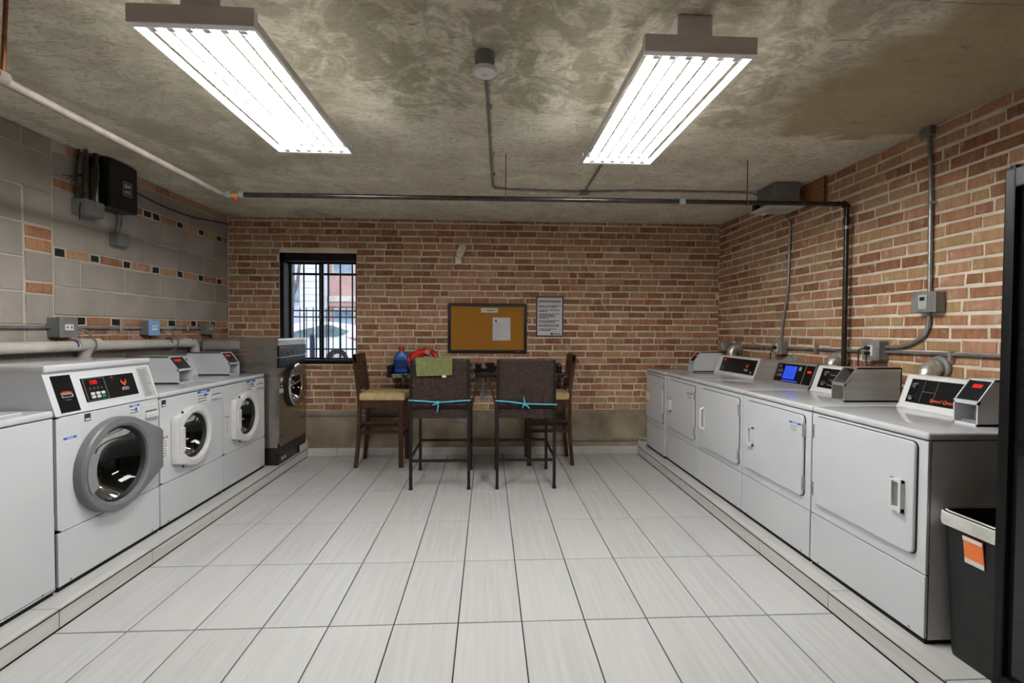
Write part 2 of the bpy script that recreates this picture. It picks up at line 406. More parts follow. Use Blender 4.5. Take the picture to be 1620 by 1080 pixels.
# ---- brick walls
CH = .0742
def brick_verts(L_, H_, dep):
    """brick in (u, z, n) space centred on 0; n=0 is the mortar plane, dep the proud face"""
    a, b = L_/2, H_/2; c = .005; j = lambda s=.0032: random.uniform(-s, s)
    back = [(-a, -b, -.006), (a, -b, -.006), (a, b, -.006), (-a, b, -.006)]
    jj = [(j(), j()) for _ in range(4)]
    mid = [(u+jj[i][0], z+jj[i][1], dep-.004) for i, (u, z, _) in enumerate(back)]
    fr = [(u+jj[i][0]-math.copysign(c+j(.0015), u), z+jj[i][1]-math.copysign(c*.8, z), dep+j(.001)) for i, (u, z, _) in enumerate(back)]
    return back+mid+fr, [(0,1,5,4),(1,2,6,5),(2,3,7,6),(3,0,4,7),(4,5,9,8),(5,6,10,9),(6,7,11,10),(7,4,8,11),(8,9,10,11)]
def brick_wall(parent, to_world, rows, limit=300, pmax=1592, base='brick'):
    """rows: list of (u0, u1, z0, z1). the largest bricks in view become objects, the rest one mesh"""
    cand = []
    for u0, u1, z0, z1 in rows:
        c = to_world((u0+u1)/2, (z0+z1)/2, .006); q = [project(to_world(u, z, .006)) for u, z in ((u0, z0), (u1, z1), (u0, z1), (u1, z0))]
        area = 0
        if all(q):
            x = [p[0] for p in q]; y = [p[1] for p in q]
            cx, cy = sum(x)/4, sum(y)/4
            if 0 < cx < pmax and 0 < cy < 1080: area = (max(x)-min(x))*(max(y)-min(y))
        cand.append((area, (u0, u1, z0, z1)))
    cand.sort(key=lambda t: -t[0]); rest = MB()
    for k, (area, (u0, u1, z0, z1)) in enumerate(cand):
        vs_, fs = brick_verts(u1-u0, z1-z0, .0045+random.uniform(-.0015, .002))
        cu, cz = (u0+u1)/2, (z0+z1)/2; mi = random.choices(range(len(BRICKS)), (5, 4, 5, 3, 3, 4, 3, 2))[0]
        c0 = Vector(to_world(cu, cz, 0))
        if k < limit and area > 0:
            MB().add([Vector(to_world(cu+u, cz+z, n))-c0 for u, z, n in vs_], fs).build(base, BRICKS[mi], parent, loc=c0)
        else:
            rest.add([to_world(cu+u, cz+z, n) for u, z, n in vs_], fs, mi)
    if rest.v: tag(rest.build('bricks', BRICKS, parent), None, kind='stuff')
def course(u0, u1, z0, z1, seed, avoid=None):
    """one course of stretchers with odd headers"""
    rnd = random.Random(seed); out = []; u = u0 - rnd.choice((0, .105, .05, .16))
    while u < u1:
        l = rnd.choices((.204, .196, .212, .098, .15), (10, 6, 5, 3, 1))[0]; a, b = max(u, u0), min(u+l-rnd.uniform(.006, .013), u1); u += l
        if b-a > .03: out.append((a, b, z0+rnd.uniform(-.0022, .0022), z1+rnd.uniform(-.0022, .0022)))
    return out
# back wall, with the window opening
WX0, WX1, WZ0, WZ1 = -2.143, -1.313, 1.02, 2.24
wb = MB(); T = .34
MORT = .0
for a, b, c, d in ((XL-.2, WX0, -.12, ZC), (WX1, XR+.2, -.12, ZC), (WX0, WX1, -.12, WZ0), (WX0, WX1, WZ1, ZC)): wb.box(a, b, YB, YB+T, c, d)
wall_back = tag(wb.build('wall_back', 'mortar'), 'back brick wall with a window and a concrete foot', 'wall', kind='structure')
rows = []
z = .515; k = 0
while z < ZC-.02:
    z1 = min(z+CH-.0165, ZC)
    if z1 <= WZ0+.005 or z >= WZ1-.012: rows += course(XL, XR, z, z1, k)
    else: rows += course(XL, WX0-.004, z, z1, k) + course(WX1+.004, XR, z, z1, k+100)
    z += CH; k += 1
brick_wall(wall_back, lambda u, z_, n: (u, YB-n, z_), rows)
B(XL, XR, YB-.014, YB, .0, .507).build('foundation', 'foundation', wall_back)
# right wall
wall_right = tag(B(XR, XR+.3, YF, YB, -.12, ZC).build('wall_right', 'mortar'), 'brick wall behind the dryers', 'wall', kind='structure')
rows = []; z = ZC-CH+.008; k = 200
while z > .55:
    rows += course(-1.4, YB-.006, z, min(z+CH-.0165, ZC), k); z -= CH; k += 1
vis = [r for r in rows if r[3] > 1.0]; hid = [r for r in rows if r[3] <= 1.0]
brick_wall(wall_right, lambda u, z_, n: (XR-n, u, z_), vis, pmax=1590)
mb = MB()
for u0, u1, z0, z1 in hid:
    vs_, fs = brick_verts(u1-u0, z1-z0, .006); cu, cz = (u0+u1)/2, (z0+z1)/2
    mb.add([(XR-n, cu+u, cz+z_) for u, z_, n in vs_], fs, random.randrange(len(BRICKS)))
tag(mb.build('low_bricks', BRICKS, wall_right), None, kind='stuff')
# left wall: concrete blocks with levelling courses of brick, some with open black cores
wall_left = tag(B(XL-.3, XL-.007, YF, YB, -.12, ZC).build('wall_left', 'block_mortar'), 'grey concrete block wall with brick levelling courses', 'wall', kind='structure')
toL = lambda u, z_, n: (XL-.007+n, u, z_)
def piece(name, m_, u0, u1, z0, z1, dep):
    vs_, fs = brick_verts(u1-u0, z1-z0, dep); c0 = Vector(toL((u0+u1)/2, (z0+z1)/2, 0))
    MB().add([Vector(toL((u0+u1)/2+u, (z0+z1)/2+z_, n))-c0 for u, z_, n in vs_], fs).build(name, m_, wall_left, loc=c0)
def blocks(z0, z1, joints):
    for a, b in zip(joints, joints[1:]):
        piece('concrete_block', random.choice(('block_a', 'block_b', 'block_c')), a+.006, b-.006, z0, z1, .007+random.uniform(-.0015, .0015))
SEC = .985
blocks(2.385, 2.548, [SEC, 1.30, 1.70, 1.98, 2.38, 2.78, 3.05]); blocks(2.125, 2.31, [SEC, 1.19, 1.59, 1.987, 2.382, 2.778, 3.05])
blocks(1.937, 2.114, [SEC, 1.40, 1.806, 2.213, 2.594, 3.05]); blocks(1.678, 1.857, [SEC, 1.19, 1.589, 1.99, 2.391, 2.792, 3.05])
blocks(1.488, 1.666, [SEC, 1.375, 1.775, 2.178, 2.578, 2.988, 3.05])
def brick_course(z0, z1, holes, u0=SEC+.012, u1=3.045):
    u = u0
    for a, b in holes + [(u1, u1)]:
        while a-u > .05:
            l = min(.2, a-u-.012); piece('levelling_brick', random.choice(BRICKS[:6]), u, u+l, z0, z1, .007); u += l+.012
        if b > a: piece('brick_core', 'brick_hole', a, b, z0+.001, z1-.001, .0015); u = b+.012
brick_course(2.322, 2.374, [(1.802, 1.89), (1.906, 1.989), (2.218, 2.296), (2.536, 2.621), (2.846, 2.934)], u0=1.58)
brick_course(2.322, 2.374, [], u1=1.2)
brick_course(1.87, 1.926, [(.998, 1.075), (1.275, 1.35), (1.576, 1.649), (1.896, 1.977), (2.211, 2.289), (2.528, 2.605), (2.844, 2.926)])
brick_course(1.422, 1.476, [(1.146, 1.226), (1.459, 1.541), (1.779, 1.853), (2.085, 2.179), (2.407, 2.484), (2.721, 2.803)])
brick_course(1.36, 1.408, []); brick_course(1.30, 1.347, [])
brick_course(2.562, 2.618, [], u0=SEC+.1)
zz = 1.288
for k in range(7):
    z1 = zz; z0 = max(.05, zz-.178); blocks(z0, z1, [SEC]+[SEC+.2*(1+k % 2)+.4*i for i in range(0, 5) if SEC+.2*(1+k % 2)+.4*i < 3.0]+[3.05]); zz -= .19
# column of odd blocks beside the joint, then the plain run toward the camera
for z0, z1, n_ in ((2.05, 2.268, 0), (1.695, 1.872, 0), (1.424, 1.606, 0), (1.232, 1.41, 0), (1.04, 1.22, 0), (.85, 1.03, 0), (.66, .84, 0)):
    piece('concrete_block', random.choice(('block_a', 'block_b')), .797, .975, z0, z1, .007)
for z0, z1 in ((1.966, 2.034), (1.886, 1.954), (1.622, 1.682)): piece('levelling_brick', random.choice(BRICKS[:3]), .80, .975, z0, z1, .006)
lvl = [2.618, 2.498, 2.255, 2.035, 1.825, 1.614, 1.414, 1.222, 1.03, .84, .65, .46]
for k in range(len(lvl)-1):
    z1, z0 = lvl[k], lvl[k+1]+.014
    j0 = .985 if k == 1 else .785
    js = [j0]; u = j0 - (.40 if k % 2 else .24)
    if k == 0: js = [.985, .785]
    while u > YF: js.append(u); u -= .405
    js.append(YF); blocks(z0, z1, js[::-1])
tag(B(XL-.1, XR+.1, YF-.3, YF, -.12, ZC).build('wall_front', BRICKS[5]), 'brown brick wall opposite the window wall', 'wall', kind='structure')

# ---- window
win = root('window_1', 'dark framed two-pane sliding window in the back wall', 'window', (WX0, YB, WZ0), kind='structure')
WW, WH = WX1-WX0, WZ1-WZ0
fy0, fy1 = .004, .20
mb = MB(); mb.box(0, .045, fy0, fy1, 0, WH); mb.box(WW-.012, WW, fy0, fy1, 0, WH); mb.box(0, WW, fy0, fy1, WH-.085, WH); mb.box(0, WW, fy0, fy1, 0, .045)
mb.build('window_frame', 'window_brown', win)
def sash(x0, x1, y0, nm):
    s = MB(); z0, z1 = .045, WH-.085; wd = .018
    s.box(x0, x0+wd, y0, y0+.03, z0, z1).box(x1-wd, x1, y0, y0+.03, z0, z1).box(x0, x1, y0, y0+.03, z0, z0+wd).box(x0, x1, y0, y0+.03, z1-wd, z1)
    o = s.build('sash', 'window_brown', win)
    B(x0+wd, x1-wd, y0+.013, y0+.017, z0+wd, z1-wd).build('pane', 'window_glass', o)
sash(.045, .415, .155, 'a'); sash(.385, WW-.012, .11, 'b')
MB().box(.388, .40, .094, .11, .5, .56, bev=.003).build('latch', 'frame_black', win)
B(-.01, WW+.01, -.012, .015, -.012, .0).build('window_sill', 'mortar', win)

# ================================================================ OUTSIDE THE WINDOW
tag(B(-30, 20, YB+T+.01, 60, -.05, .18).build('ground_outside', 'asphalt'), 'pale street and pavement outside the window', 'ground', kind='structure')
bars = root('window_bars', 'dark blue steel security bars outside the window', 'security bars', (-2.35, 3.42, .96))
for k in range(8):
    x = .05+.14*k; MB().tube([(x, 0, 0), (x, 0, 1.36)], .0095, 8).build('upright_bar', 'bars_paint', bars, smooth=True)
for z in (.06, 1.09): B(0, 1.09, -.006, .006, z-.013, z+.013).build('cross_bar', 'bars_paint', bars)
fence = root('iron_fence', 'dark iron picket fence between the window and the parked car', 'fence', (-6.2, 6.5, .18))
for k in range(44):
    x = .1+.118*k; MB().tube([(x, 0, .05), (x, 0, 1.60), (x, 0, 1.63)], [.009, .009, .002], 6).build('picket', 'bars_paint', fence)
for z in (.87, 1.45, 1.565): B(0, 5.3, -.014, .014, z-.014, z+.014).build('rail', 'bars_paint', fence)
MB().tube([(3.15, 0, 0), (3.15, 0, 1.08)], .045, 10).lathe([(.001, 1.16), (.04, 1.13), (.045, 1.1), (.02, 1.08)], (3.15, 0, 0), 'z', 12).build('gate_post', 'bars_paint', fence)
# parked car, tail to the right
CX, CY, CZ = -4.322, 12., .18
car = root('parked_car', 'white hatchback parked beyond the iron fence', 'car', (CX, CY, CZ))
prof = [(-3.35, .28), (-3.42, .55), (-3.3, .78), (-2.4, .93), (-1.55, 1.36), (-1.0, 1.46), (-.3, 1.46), (.3, 1.36), (.72, 1.16), (.82, .95), (.86, .55), (.78, .28),
        (.36, .28), (.31, .48), (.15, .63), (0, .67), (-.15, .63), (-.31, .48), (-.36, .28), (-2.2, .28), (-2.26, .48), (-2.42, .63), (-2.57, .67), (-2.72, .63), (-2.88, .48), (-2.93, .28)]
n0 = len(prof); mb = MB()
loops = []
for yy, sc in ((0, .97), (.05, 1.0), (1.70, 1.0), (1.75, .97)): loops.append([(-1.28+(x+1.28)*sc, yy + (.16*max(0, z-.95)/.5 if yy < 1 else -.16*max(0, z-.95)/.5), .28+(z-.28)*sc) for x, z in prof])
mb.loft(loops).build('body', 'car_white', car, smooth=True)
for pts in ([(-2.05, 1.0), (-1.5, 1.31), (-1.0, 1.385), (-.72, 1.39), (-.72, 1.0)], [(-.66, 1.0), (-.66, 1.39), (-.3, 1.375), (.1, 1.31), (.36, 1.22), (.2, 1.10), (-.1, 1.02)]):
    MB().loft([[(x, .02 + .16*max(0, z-.95)/.5, z) for x, z in pts], [(x, .06 + .16*max(0, z-.95)/.5, z) for x, z in pts]]).build('side_window', 'car_glass', car)
for x in (0, -2.57):
    o = MB().lathe([(.0, .02), (.19, .02), (.2, .0), (.32, .0), (.33, .03), (.33, .2)], (x, 0, .33), 'y', 28).build('wheel', 'car_tyre', car, smooth=True)
    hb = MB().lathe([(.0, -.005), (.05, -.01), (.18, .005), (.19, .02)], (x, 0, .33), 'y', 20)
    for q in range(5):
        a = 2*math.pi*q/5; hb.bar((x, -.008, .33), (x+.17*math.cos(a), -.008, .33+.17*math.sin(a)), .03, .02)
    hb.build('hub', 'galvanized', o)
MB().add([(.22, .0, 1.02), (.84, .03, .92), (.86, .03, .80), (.5, .0, .93)], [(0, 1, 2, 3)]).add([(.22, .03, 1.02), (.84, .06, .92), (.86, .06, .80), (.5, .03, .93)], [(0, 1, 2, 3)]).build('tail_light', 'tail_red', car)
B(-.45, -.25, -.012, .01, .90, .925).build('door_handle', 'car_white', car)
B(-.68, -.672, -.001, .01, .36, 1.0).build('door_seam', 'gap_black', car)
tree = root('street_tree', 'bare grey forked tree trunk behind the iron fence', 'tree', (-4.75, 9.6, .18))
MB().tube([(-.02, 0, 0), (-.05, 0, .7), (0, 0, 1.3), (.05, .02, 1.9), (.07, .05, 3.2), (.0, .05, 5)], [.16, .12, .105, .085, .06, .03], 10).build('trunk', 'bark', tree, smooth=True)
for p in ([(.0, 0, 1.3), (-.2, 0, 1.75), (-.3, .05, 2.6), (-.55, .1, 3.6)], [(.06, .02, 2.0), (.22, 0, 2.35), (.32, 0, 3.3)], [(.07, .05, 2.9), (-.12, .05, 3.3), (-.2, 0, 4.2)], [(.07, .05, 3.0), (.5, 0, 3.5), (1.2, 0, 3.8)]):
    MB().tube(p, [.055, .04, .03, .015][:len(p)], 7).build('branch', 'bark', tree, smooth=True)
def house(name, label, x0, x1, y, h, wall_m):
    r = root(name, label, 'building', (x0, y, .18)); B(0, x1-x0, 0, 6, 0, h).build('wall', wall_m, r); return r
hA = house('stucco_house', 'pale grey stucco house seen at the left of the window', -13.5, -9.7, 24, 9, 'stucco_grey')
for x, z in ((3.0, 2.6), (3.0, 5.2), (1.2, 5.2)):
    o = B(x-.5, x+.5, -.04, .1, z, z+1.4).build('window', 'stone_far', hA); B(x-.4, x+.4, -.06, 0, z+.1, z+1.3).build('pane', 'glass_far', o)
hB = house('siding_house', 'white clapboard house between the two far houses', -9.65, -8.55, 23, 9, 'siding_white')
for k in range(26): MB().prism([(-.05, .34*k+.02), (-.012, .34*k+.34), (0, .34*k+.34), (0, .34*k+.02)], 'x', .0, 1.1).build('clapboard', 'siding_white', hB)
hC = house('brick_house', 'pinkish brick house seen at the right of the window', -8.5, -3.5, 24, 9, 'brick_far')
for x, z in ((.75, .7), (.75, 4.2), (3.0, .7), (3.0, 4.2)):
    o = B(x-.6, x+.6, -.05, .1, z, z+1.7).build('window', 'stone_far', hC); B(x-.48, x+.48, -.07, 0, z+.12, z+1.58).build('pane', 'glass_far', o)
B(.0, 2.2, -.3, .02, 2.75, 3.05).build('stone_ledge', 'stone_far', hC); B(0, 1.9, -.2, .02, 2.5, 2.74).build('brick_band', 'brick_far', hC)

# ================================================================ LIGHT FIXTURES
def light_fixture(x0, x1, y0, y1, label):
    w_, l_ = x1-x0, y1-y0; t = root('light_fixture', label, 'ceiling light', ((x0+x1)/2, (y0+y1)/2, 2.445), group='fluorescent fixtures')
    a, b = w_/2, l_/2
    # open frame: two side channels, the gaps between the reflectors let light up
    for s in (-1, 1):
        MB().prism([(s*a, -.002), (s*a, .03), (s*(a-.012), .03), (s*(a-.006), -.002)], 'y', -b+.03, b-.03).build('side_channel', 'fixture_white', t)
    for s in (-1, 1):
        e = MB().box(-a, a, s*b-.03 if s > 0 else -b, s*b if s > 0 else -b+.03, -.004, .062, bev=.004)
        e.build('end_piece', 'fixture_white' if s > 0 else 'fixture_grey', t)
    o = MB().box(-.07, .07, -b+.06, -b+.2, .075, ZC-2.445-.001, bev=.004).build('mounting_box', 'fixture_grey', t)
    MB().box(-.07, .07, b-.2, b-.06, .075, ZC-2.445-.001, bev=.004).build('mounting_box', 'fixture_grey', t)
    MB().box(-.068, -.012, -b+.03, b-.03, .05, .075).build('ballast_cover', 'fixture_grey', t)
    # reflector troughs
    n = 6; pw = (2*a-.06)/n; gaps = {q_: UPLIGHT_GAP for q_ in range(7)}
    for k in range(n):
        xa = -a+.03+pw*k+gaps.get(k, .0)/2; xb_ = -a+.03+pw*(k+1)-gaps.get(k+1, .0)/2; x = (xa+xb_)/2; h = (xb_-xa)/2-.0004; q = 6; mb = MB()
        prof = [(x-h*math.cos(math.pi*i/q), TROUGH_Z+.012*math.sin(math.pi*i/q)) for i in range(q+1)]
        lo = [[(px, yy, pz) for px, pz in prof] for yy in (-b+.03, b-.03)]
        mb.add(lo[0]+lo[1], [(i, i+1, i+q+2, i+q+1) for i in range(q)]).build('reflector', 'reflector', t, smooth=True)
    for k in range(n):
        x = -a+.03+pw*(k+.5)
        MB().tube([(x, -b+.045, .018), (x, b-.045, .018)], .0127, 12).build('fluorescent_tube', 'tube_glow', t, smooth=True)
        for s in (-1, 1): MB().box(x-.013, x+.013, s*(b-.045)-.014, s*(b-.045)+.014, -.0, .036, bev=.003).build('lamp_holder', 'white_plastic', t)
    return t
light_fixture(-1.10, -.672, -.545, .652, 'white six-tube fluorescent fixture over the washers')
light_fixture(.716, 1.148, -.485, .714, 'white six-tube fluorescent fixture over the dryer side of the floor')

# ================================================================ CEILING PIPES AND CONDUIT
ZPIPE = 2.318
p = root('sprinkler_pipe', 'long iron pipe hung across the room below the ceiling', 'pipe', (-1.65, 1.055, ZPIPE))
MB().tube([(.14, 0, -.012), (4.335, 0, .004)], .0165, 14).build('pipe', 'black_iron', p, smooth=True)
MB().tube(arc((4.335, 0, -.026), .03, 90, 0, 5, 'xz'), .025, 12).build('elbow', 'black_iron', p, smooth=True)
MB().tube([(4.365, 0, -.03), (4.365, 0, -1.30)], .0165, 14).build('drop_pipe', 'black_iron', p, smooth=True)
MB().tube([(4.365, 0, -.09), (4.365, 0, -.14)], .024, 12).build('coupling', 'black_iron', p, smooth=True)
MB().tube([(4.34, 0, -.165), (4.40, 0, -.165)], .012, 8).tube([(4.365, 0, -.155), (4.365, 0, -.175)], .022, 12).build('pipe_strap', 'galvanized', p, smooth=True)
MB().tube([(3.13, 0, .0), (3.17, 0, .0)], .024, 12).build('coupling', 'galvanized', p, smooth=True)
MB().tube([(.0, 0, -.014), (.16, 0, -.012)], .014, 12).tube([(.03, 0, -.014), (.055, 0, -.014)], .024, 10).tube([(.11, 0, -.012), (.14, 0, -.012)], .024, 10).build('union_fitting', 'galvanized', p, smooth=True)
MB().tube([(.06, 0, -.014), (.105, 0, -.014)], .021, 6).build('brass_valve', 'brass', p)
MB().tube([(.083, 0, -.034), (.083, 0, -.046)], .012, 8).build('valve_cap', 'cap_red', p)
for x, nm in ((1.905, 'hanger'), (3.625, 'hanger')):
    h = MB().tube([(x, 0, .0), (x+.0, 0, ZC-ZPIPE)], .0035, 6); h.tube([(x, -.02, .0), (x, 0, -.022), (x, .02, 0), (x, 0, .022), (x, -.02, 0)], .004, 6)
    h.build('hanger_rod', 'copper_rod', p)
p = root('dusty_pipe', 'dusty pipe running along the ceiling above the washers', 'pipe', (-1.65, 1.04, ZPIPE))
MB().tube([(0, .0, -.014), (0, -4.2, .0)], .0175, 14).build('pipe', 'dusty_pipe', p, smooth=True)
MB().tube([(0, -1.46, 0), (0, -1.42, 0)], .026, 12).tube([(0, -1.47, 0), (-.004, -1.47, 0)], .03, 8).build('hanger_clamp', 'dusty_pipe', p, smooth=True)
MB().tube([(.012, -1.44, .0), (.03, -1.44, ZC-ZPIPE)], .007, 8).build('hanger_rod', 'copper_rod', p)
# smoke detector and its conduit
d = root('smoke_detector', 'round white smoke detector on a dark ceiling box', 'detector', (.118, -.12, ZC))
MB().lathe([(.001, 0), (.042, 0), (.042, -.03), (.044, -.032), (.042, -.06), (.042, -.07), (.001, -.07)], (0, 0, 0), 'z', 28).build('ceiling_box', 'box_grey', d, smooth=True)
dd = MB().lathe([(.001, -.095), (.03, -.094), (.05, -.088), (.056, -.078), (.055, -.07), (.001, -.07)], (0, 0, 0), 'z', 36).build('cover', 'device_white', d, smooth=True)
MB().lathe([(.001, -.0955), (.012, -.0955), (.013, -.094)], (0, 0, 0), 'z', 16).build('test_button', 'grille_white', dd, smooth=True)
c = root('ceiling_conduit', 'thin steel conduit bent along the ceiling behind the smoke detector', 'conduit', (.12, 0, ZC-.012))
MB().tube(fillet([(0, -.09, 0), (.05, 1.72, 0), (.06, 1.80, 0), (.17, 1.84, 0), (.85, 1.875, 0), (1.3, 1.80, 0), (2.27, 1.79, 0), (2.36, 1.76, -.03), (2.42, 1.72, -.14)], .12), .0095, 10).build('conduit', 'conduit_steel', c, smooth=True)
MB().tube([(.85, 1.875, 0), (.835, 1.1, 0), (.82, .72, -.02)], .009, 8).build('branch_conduit', 'conduit_steel', c, smooth=True)
MB().box(.81, .89, 1.84, 1.905, -.018, .012, bev=.004).build('junction_body', 'box_grey', c)
for y in (.35, 1.05, 1.45): MB().box(-.002+y*.03, .024+y*.03, y-.008, y+.008, -.011, .012).build('strap', 'galvanized', c)
# exhaust fan
f = root('exhaust_fan', 'grey ceiling exhaust box with a white grille plate', 'exhaust fan', (2.55, 1.62, ZC))
MB().box(-.088, .118, -.115, .15, -.192, -.001, bev=.003).build('duct_box', 'box_grey', f)
g = MB().box(-.165, .15, -.14, .13, -.206, -.192, bev=.004).build('grille_plate', 'grille_white', f)
for k in range(8): B(-.11, .10, -.105+.027*k, -.09+.027*k, -.2085, -.206).build('louver', 'sticker_grey', g)
MB().lathe([(.001, -.225), (.02, -.22), (.024, -.206)], (-.06, .1, 0), 'z', 14).build('sensor_knob', 'device_white', f, smooth=True)
MB().box(-.13, -.09, .10, .15, -.185, -.13, bev=.004).build('wiring_box', 'rubber_black', f)
pb = root('plywood_panel', 'small brown plywood panel on the brick beside the exhaust fan', 'panel', (XR-.008, 1.475, 2.51))
MB().box(-.014, -.001, -.145, .145, -.1, .108, bev=.002).build('board', 'plywood', pb)
B(-.02, -.014, -.145, -.135, -.1, .108).build('edge_strip', 'wood_dark', pb)

# ================================================================ RIGHT WALL SERVICES
XW = XR-.008
c = root('wall_conduit', 'steel conduit running along the brick wall behind the dryers', 'conduit', (XW-.014, 0, 1.26))
MB().tube([(0, 2.82, -.02), (0, 1.84, -.002), (0, .8, .012), (0, -.7, .03)], .0105, 10).build('conduit', 'conduit_steel', c, smooth=True)
for y in (2.3, 1.4, .3): MB().box(-.014, .013, y-.009, y+.009, -.02, .035).build('strap', 'galvanized', c)
c = root('drop_conduit', 'steel conduit dropping from the exhaust fan to an outlet box', 'conduit', (XW-.014, 1.76, 1.3))
MB().tube(fillet([(0, .10, -.02), (0, .075, .22), (0, .01, .45), (0, .0, .95), (0, -.005, 1.07), (-.10, -.02, 1.115)], .15), .0105, 10).build('conduit', 'conduit_steel', c, smooth=True)
MB().box(-.013, .013, -.022, .022, .70, .715).build('strap', 'galvanized', c)
c = root('riser_conduit', 'steel conduit rising from an outlet box to the ceiling with a sweeping bend', 'conduit', (XW-.014, .45, 1.3))
MB().tube(fillet([(0, .33, .0), (0, .14, .01), (0, .0, .09), (0, -.01, .22), (0, .0, 1.0), (0, .02, 1.31)], .16, 7), .0115, 10).build('conduit', 'conduit_steel', c, smooth=True)
MB().box(-.026, .013, -.01, .06, 1.27, 1.318, bev=.004).build('ceiling_fitting', 'box_grey', c)
MB().box(-.014, .013, -.025, .02, .86, .876).build('strap', 'galvanized', c)
def outlet(name, label, y, z, wy, hz, dep, face, cords=()):
    o = root(name, label, 'outlet box', (XW, y, z)); a, h = wy/2, hz/2
    MB().box(-dep, 0, -a, a, -h, h, bev=.004).build('box', 'box_grey', o)
    MB().box(-dep-.006, -dep, -a-.004, a+.004, -h-.003, h+.003, bev=.0025).build('cover', 'galvanized', o)
    if face == 'duplex':
        q = MB().box(-dep-.010, -dep-.006, -.018, .018, -.035, .035, bev=.002).build('receptacle', 'device_white', o)
        for zz in (-.018, .018):
            for yy in (-.006, .006): B(-dep-.011, -dep-.0098, yy-.0012, yy+.0012, zz-.005, zz+.005).build('slot', 'gap_black', q)
    if face == 'gfi':
        q = MB().box(-dep-.011, -dep-.006, -.028, .028, -.042, .042, bev=.002).build('timer_face', 'sticker_grey', o)
        B(-dep-.012, -dep-.0108, -.016, .016, .008, .03).build('timer_window', 'rubber_black', q)
    for pts in cords:
        k = MB().tube(fillet(pts, .05, 4), .0045, 7).build('cord', 'cable_dark', o, smooth=True)
        x, yy, zz = pts[0]; MB().box(x-.012, x+.016, yy-.013, yy+.013, zz-.012, zz+.012, bev=.004).build('plug', 'rubber_black', k)
    return o
outlet('outlet_box', 'grey outlet box on the brick in the corner by the back wall', 2.82, 1.245, .12, .105, .055, 'duplex')
outlet('outlet_box', 'grey outlet box under the exhaust fan conduit with one black plug', 1.84, 1.262, .12, .115, .06, 'duplex', [[(-.085, .0, .0), (-.11, .02, -.05), (-.09, .03, -.2), (-.08, .03, -.3)]])
outlet('outlet_box', 'grey outlet box behind the near dryers with two black cords', .80, 1.28, .13, .125, .065, 'duplex',
       [[(-.085, .01, .015), (-.13, .03, .01), (-.12, .04, -.12), (-.11, .04, -.3)], [(-.085, .01, -.02), (-.11, -.01, -.06), (-.1, -.03, -.15), (-.09, -.03, -.3)]])
outlet('timer_box', 'grey switch box with a small window halfway up the riser conduit', .43, 1.58, .15, .115, .06, 'gfi')
def duct(y, z, label, yaw=0):
    o = root('vent_duct', label, 'vent duct', (XW, y, z), group='dryer vent elbows'); r = .05
    MB().lathe([(r+.002, -.02), (r+.018, -.016), (r+.022, -.004), (r+.002, 0)], (0, 0, 0), 'x', 26).build('wall_collar', 'galvanized', o, smooth=True)
    pts = [(-.0, 0, 0), (-.02, 0, 0)] + arc((-.02, 0, -.062), .062, 90, 180, 6, 'xz')[1:] + [(-.082, .0, -.3)]
    mb = MB().tube(pts, r, 20).build('elbow', 'duct_foil', o, smooth=True)
    for a in (105, 135, 165):
        q = math.radians(a); cx, cz = -.02+.062*math.cos(q), -.062+.062*math.sin(q); t = Vector((-math.sin(q), 0, math.cos(q)))
        MB().tube([Vector((cx, 0, cz))-t*.004, Vector((cx, 0, cz))+t*.004], r+.002, 20).build('seam_ring', 'duct_foil', mb, smooth=True)
    return o
duct(2.58, 1.235, 'silver vent elbow in the brick behind the farthest coin box')
duct(1.70, 1.14, 'silver vent elbow in the brick behind the blue-screen console')
duct(1.14, 1.20, 'silver vent elbow beside the black drop pipe')
duct(.38, 1.195, 'silver vent elbow in the brick behind the nearest dryer')

# ================================================================ LEFT WALL SERVICES
XLW = XL+.001
c = root('block_wall_conduit', 'grey conduit running along the block wall above the drain pipe', 'conduit', (XLW+.014, 0, 1.405))
MB().tube([(0, -1.6, 0), (0, 2.6, 0), ]+arc((0, 2.62, -.06), .06, 90, 20, 5, 'yz')+[(0, 2.72, -.14)], .0115, 10).build('conduit', 'conduit_steel', c, smooth=True)
for y in (.5, 1.5, 2.3): MB().box(-.013, .014, y-.009, y+.009, -.02, .02).build('strap', 'galvanized', c)
def lbox(name, label, y, z, wy, hz, dep, kind_):
    o = root(name, label, 'outlet box', (XLW, y, z)); a, h = wy/2, hz/2
    MB().box(0, dep, -a, a, -h, h, bev=.005).build('box', 'box_grey', o)
    MB().box(dep, dep+.006, -a-.003, a+.003, -h-.003, h+.003, bev=.0025).build('cover', 'device_blue' if kind_ == 'blue' else 'box_grey', o)
    if kind_ in ('white', 'blue'):
        q = MB().box(dep+.006, dep+.01, -.032, .032, -.02, .02, bev=.002).build('receptacle', 'device_white', o)
        for yy in (-.016, .016): B(dep+.0098, dep+.011, yy-.004, yy+.004, -.006, .008).build('slot', 'print_dark', q)
    if kind_ == 'knob':
        MB().lathe([(.001, .022), (.014, .022), (.016, .006)], (dep, 0, 0), 'x', 16).build('knob', 'sticker_grey', o, smooth=True)
    return o
lbox('outlet_box', 'grey outlet box with a white receptacle on the block wall', .99, 1.405, .13, .125, .075, 'white')
lbox('outlet_box', 'outlet box with a pale blue cover on the block wall', 1.79, 1.408, .12, .12, .07, 'blue')
lbox('switch_box', 'small grey switch box with a round knob near the left corner', 2.58, 1.40, .115, .10, .065, 'knob')
p = root('drain_pipe', 'off-white plastic drain pipe along the block wall', 'pipe', (-2.6, 0, 1.288))
MB().tube([(0, -1.6, .012), (0, 2.25, -.015)], .036, 18).build('pipe', 'pvc_white', p, smooth=True)
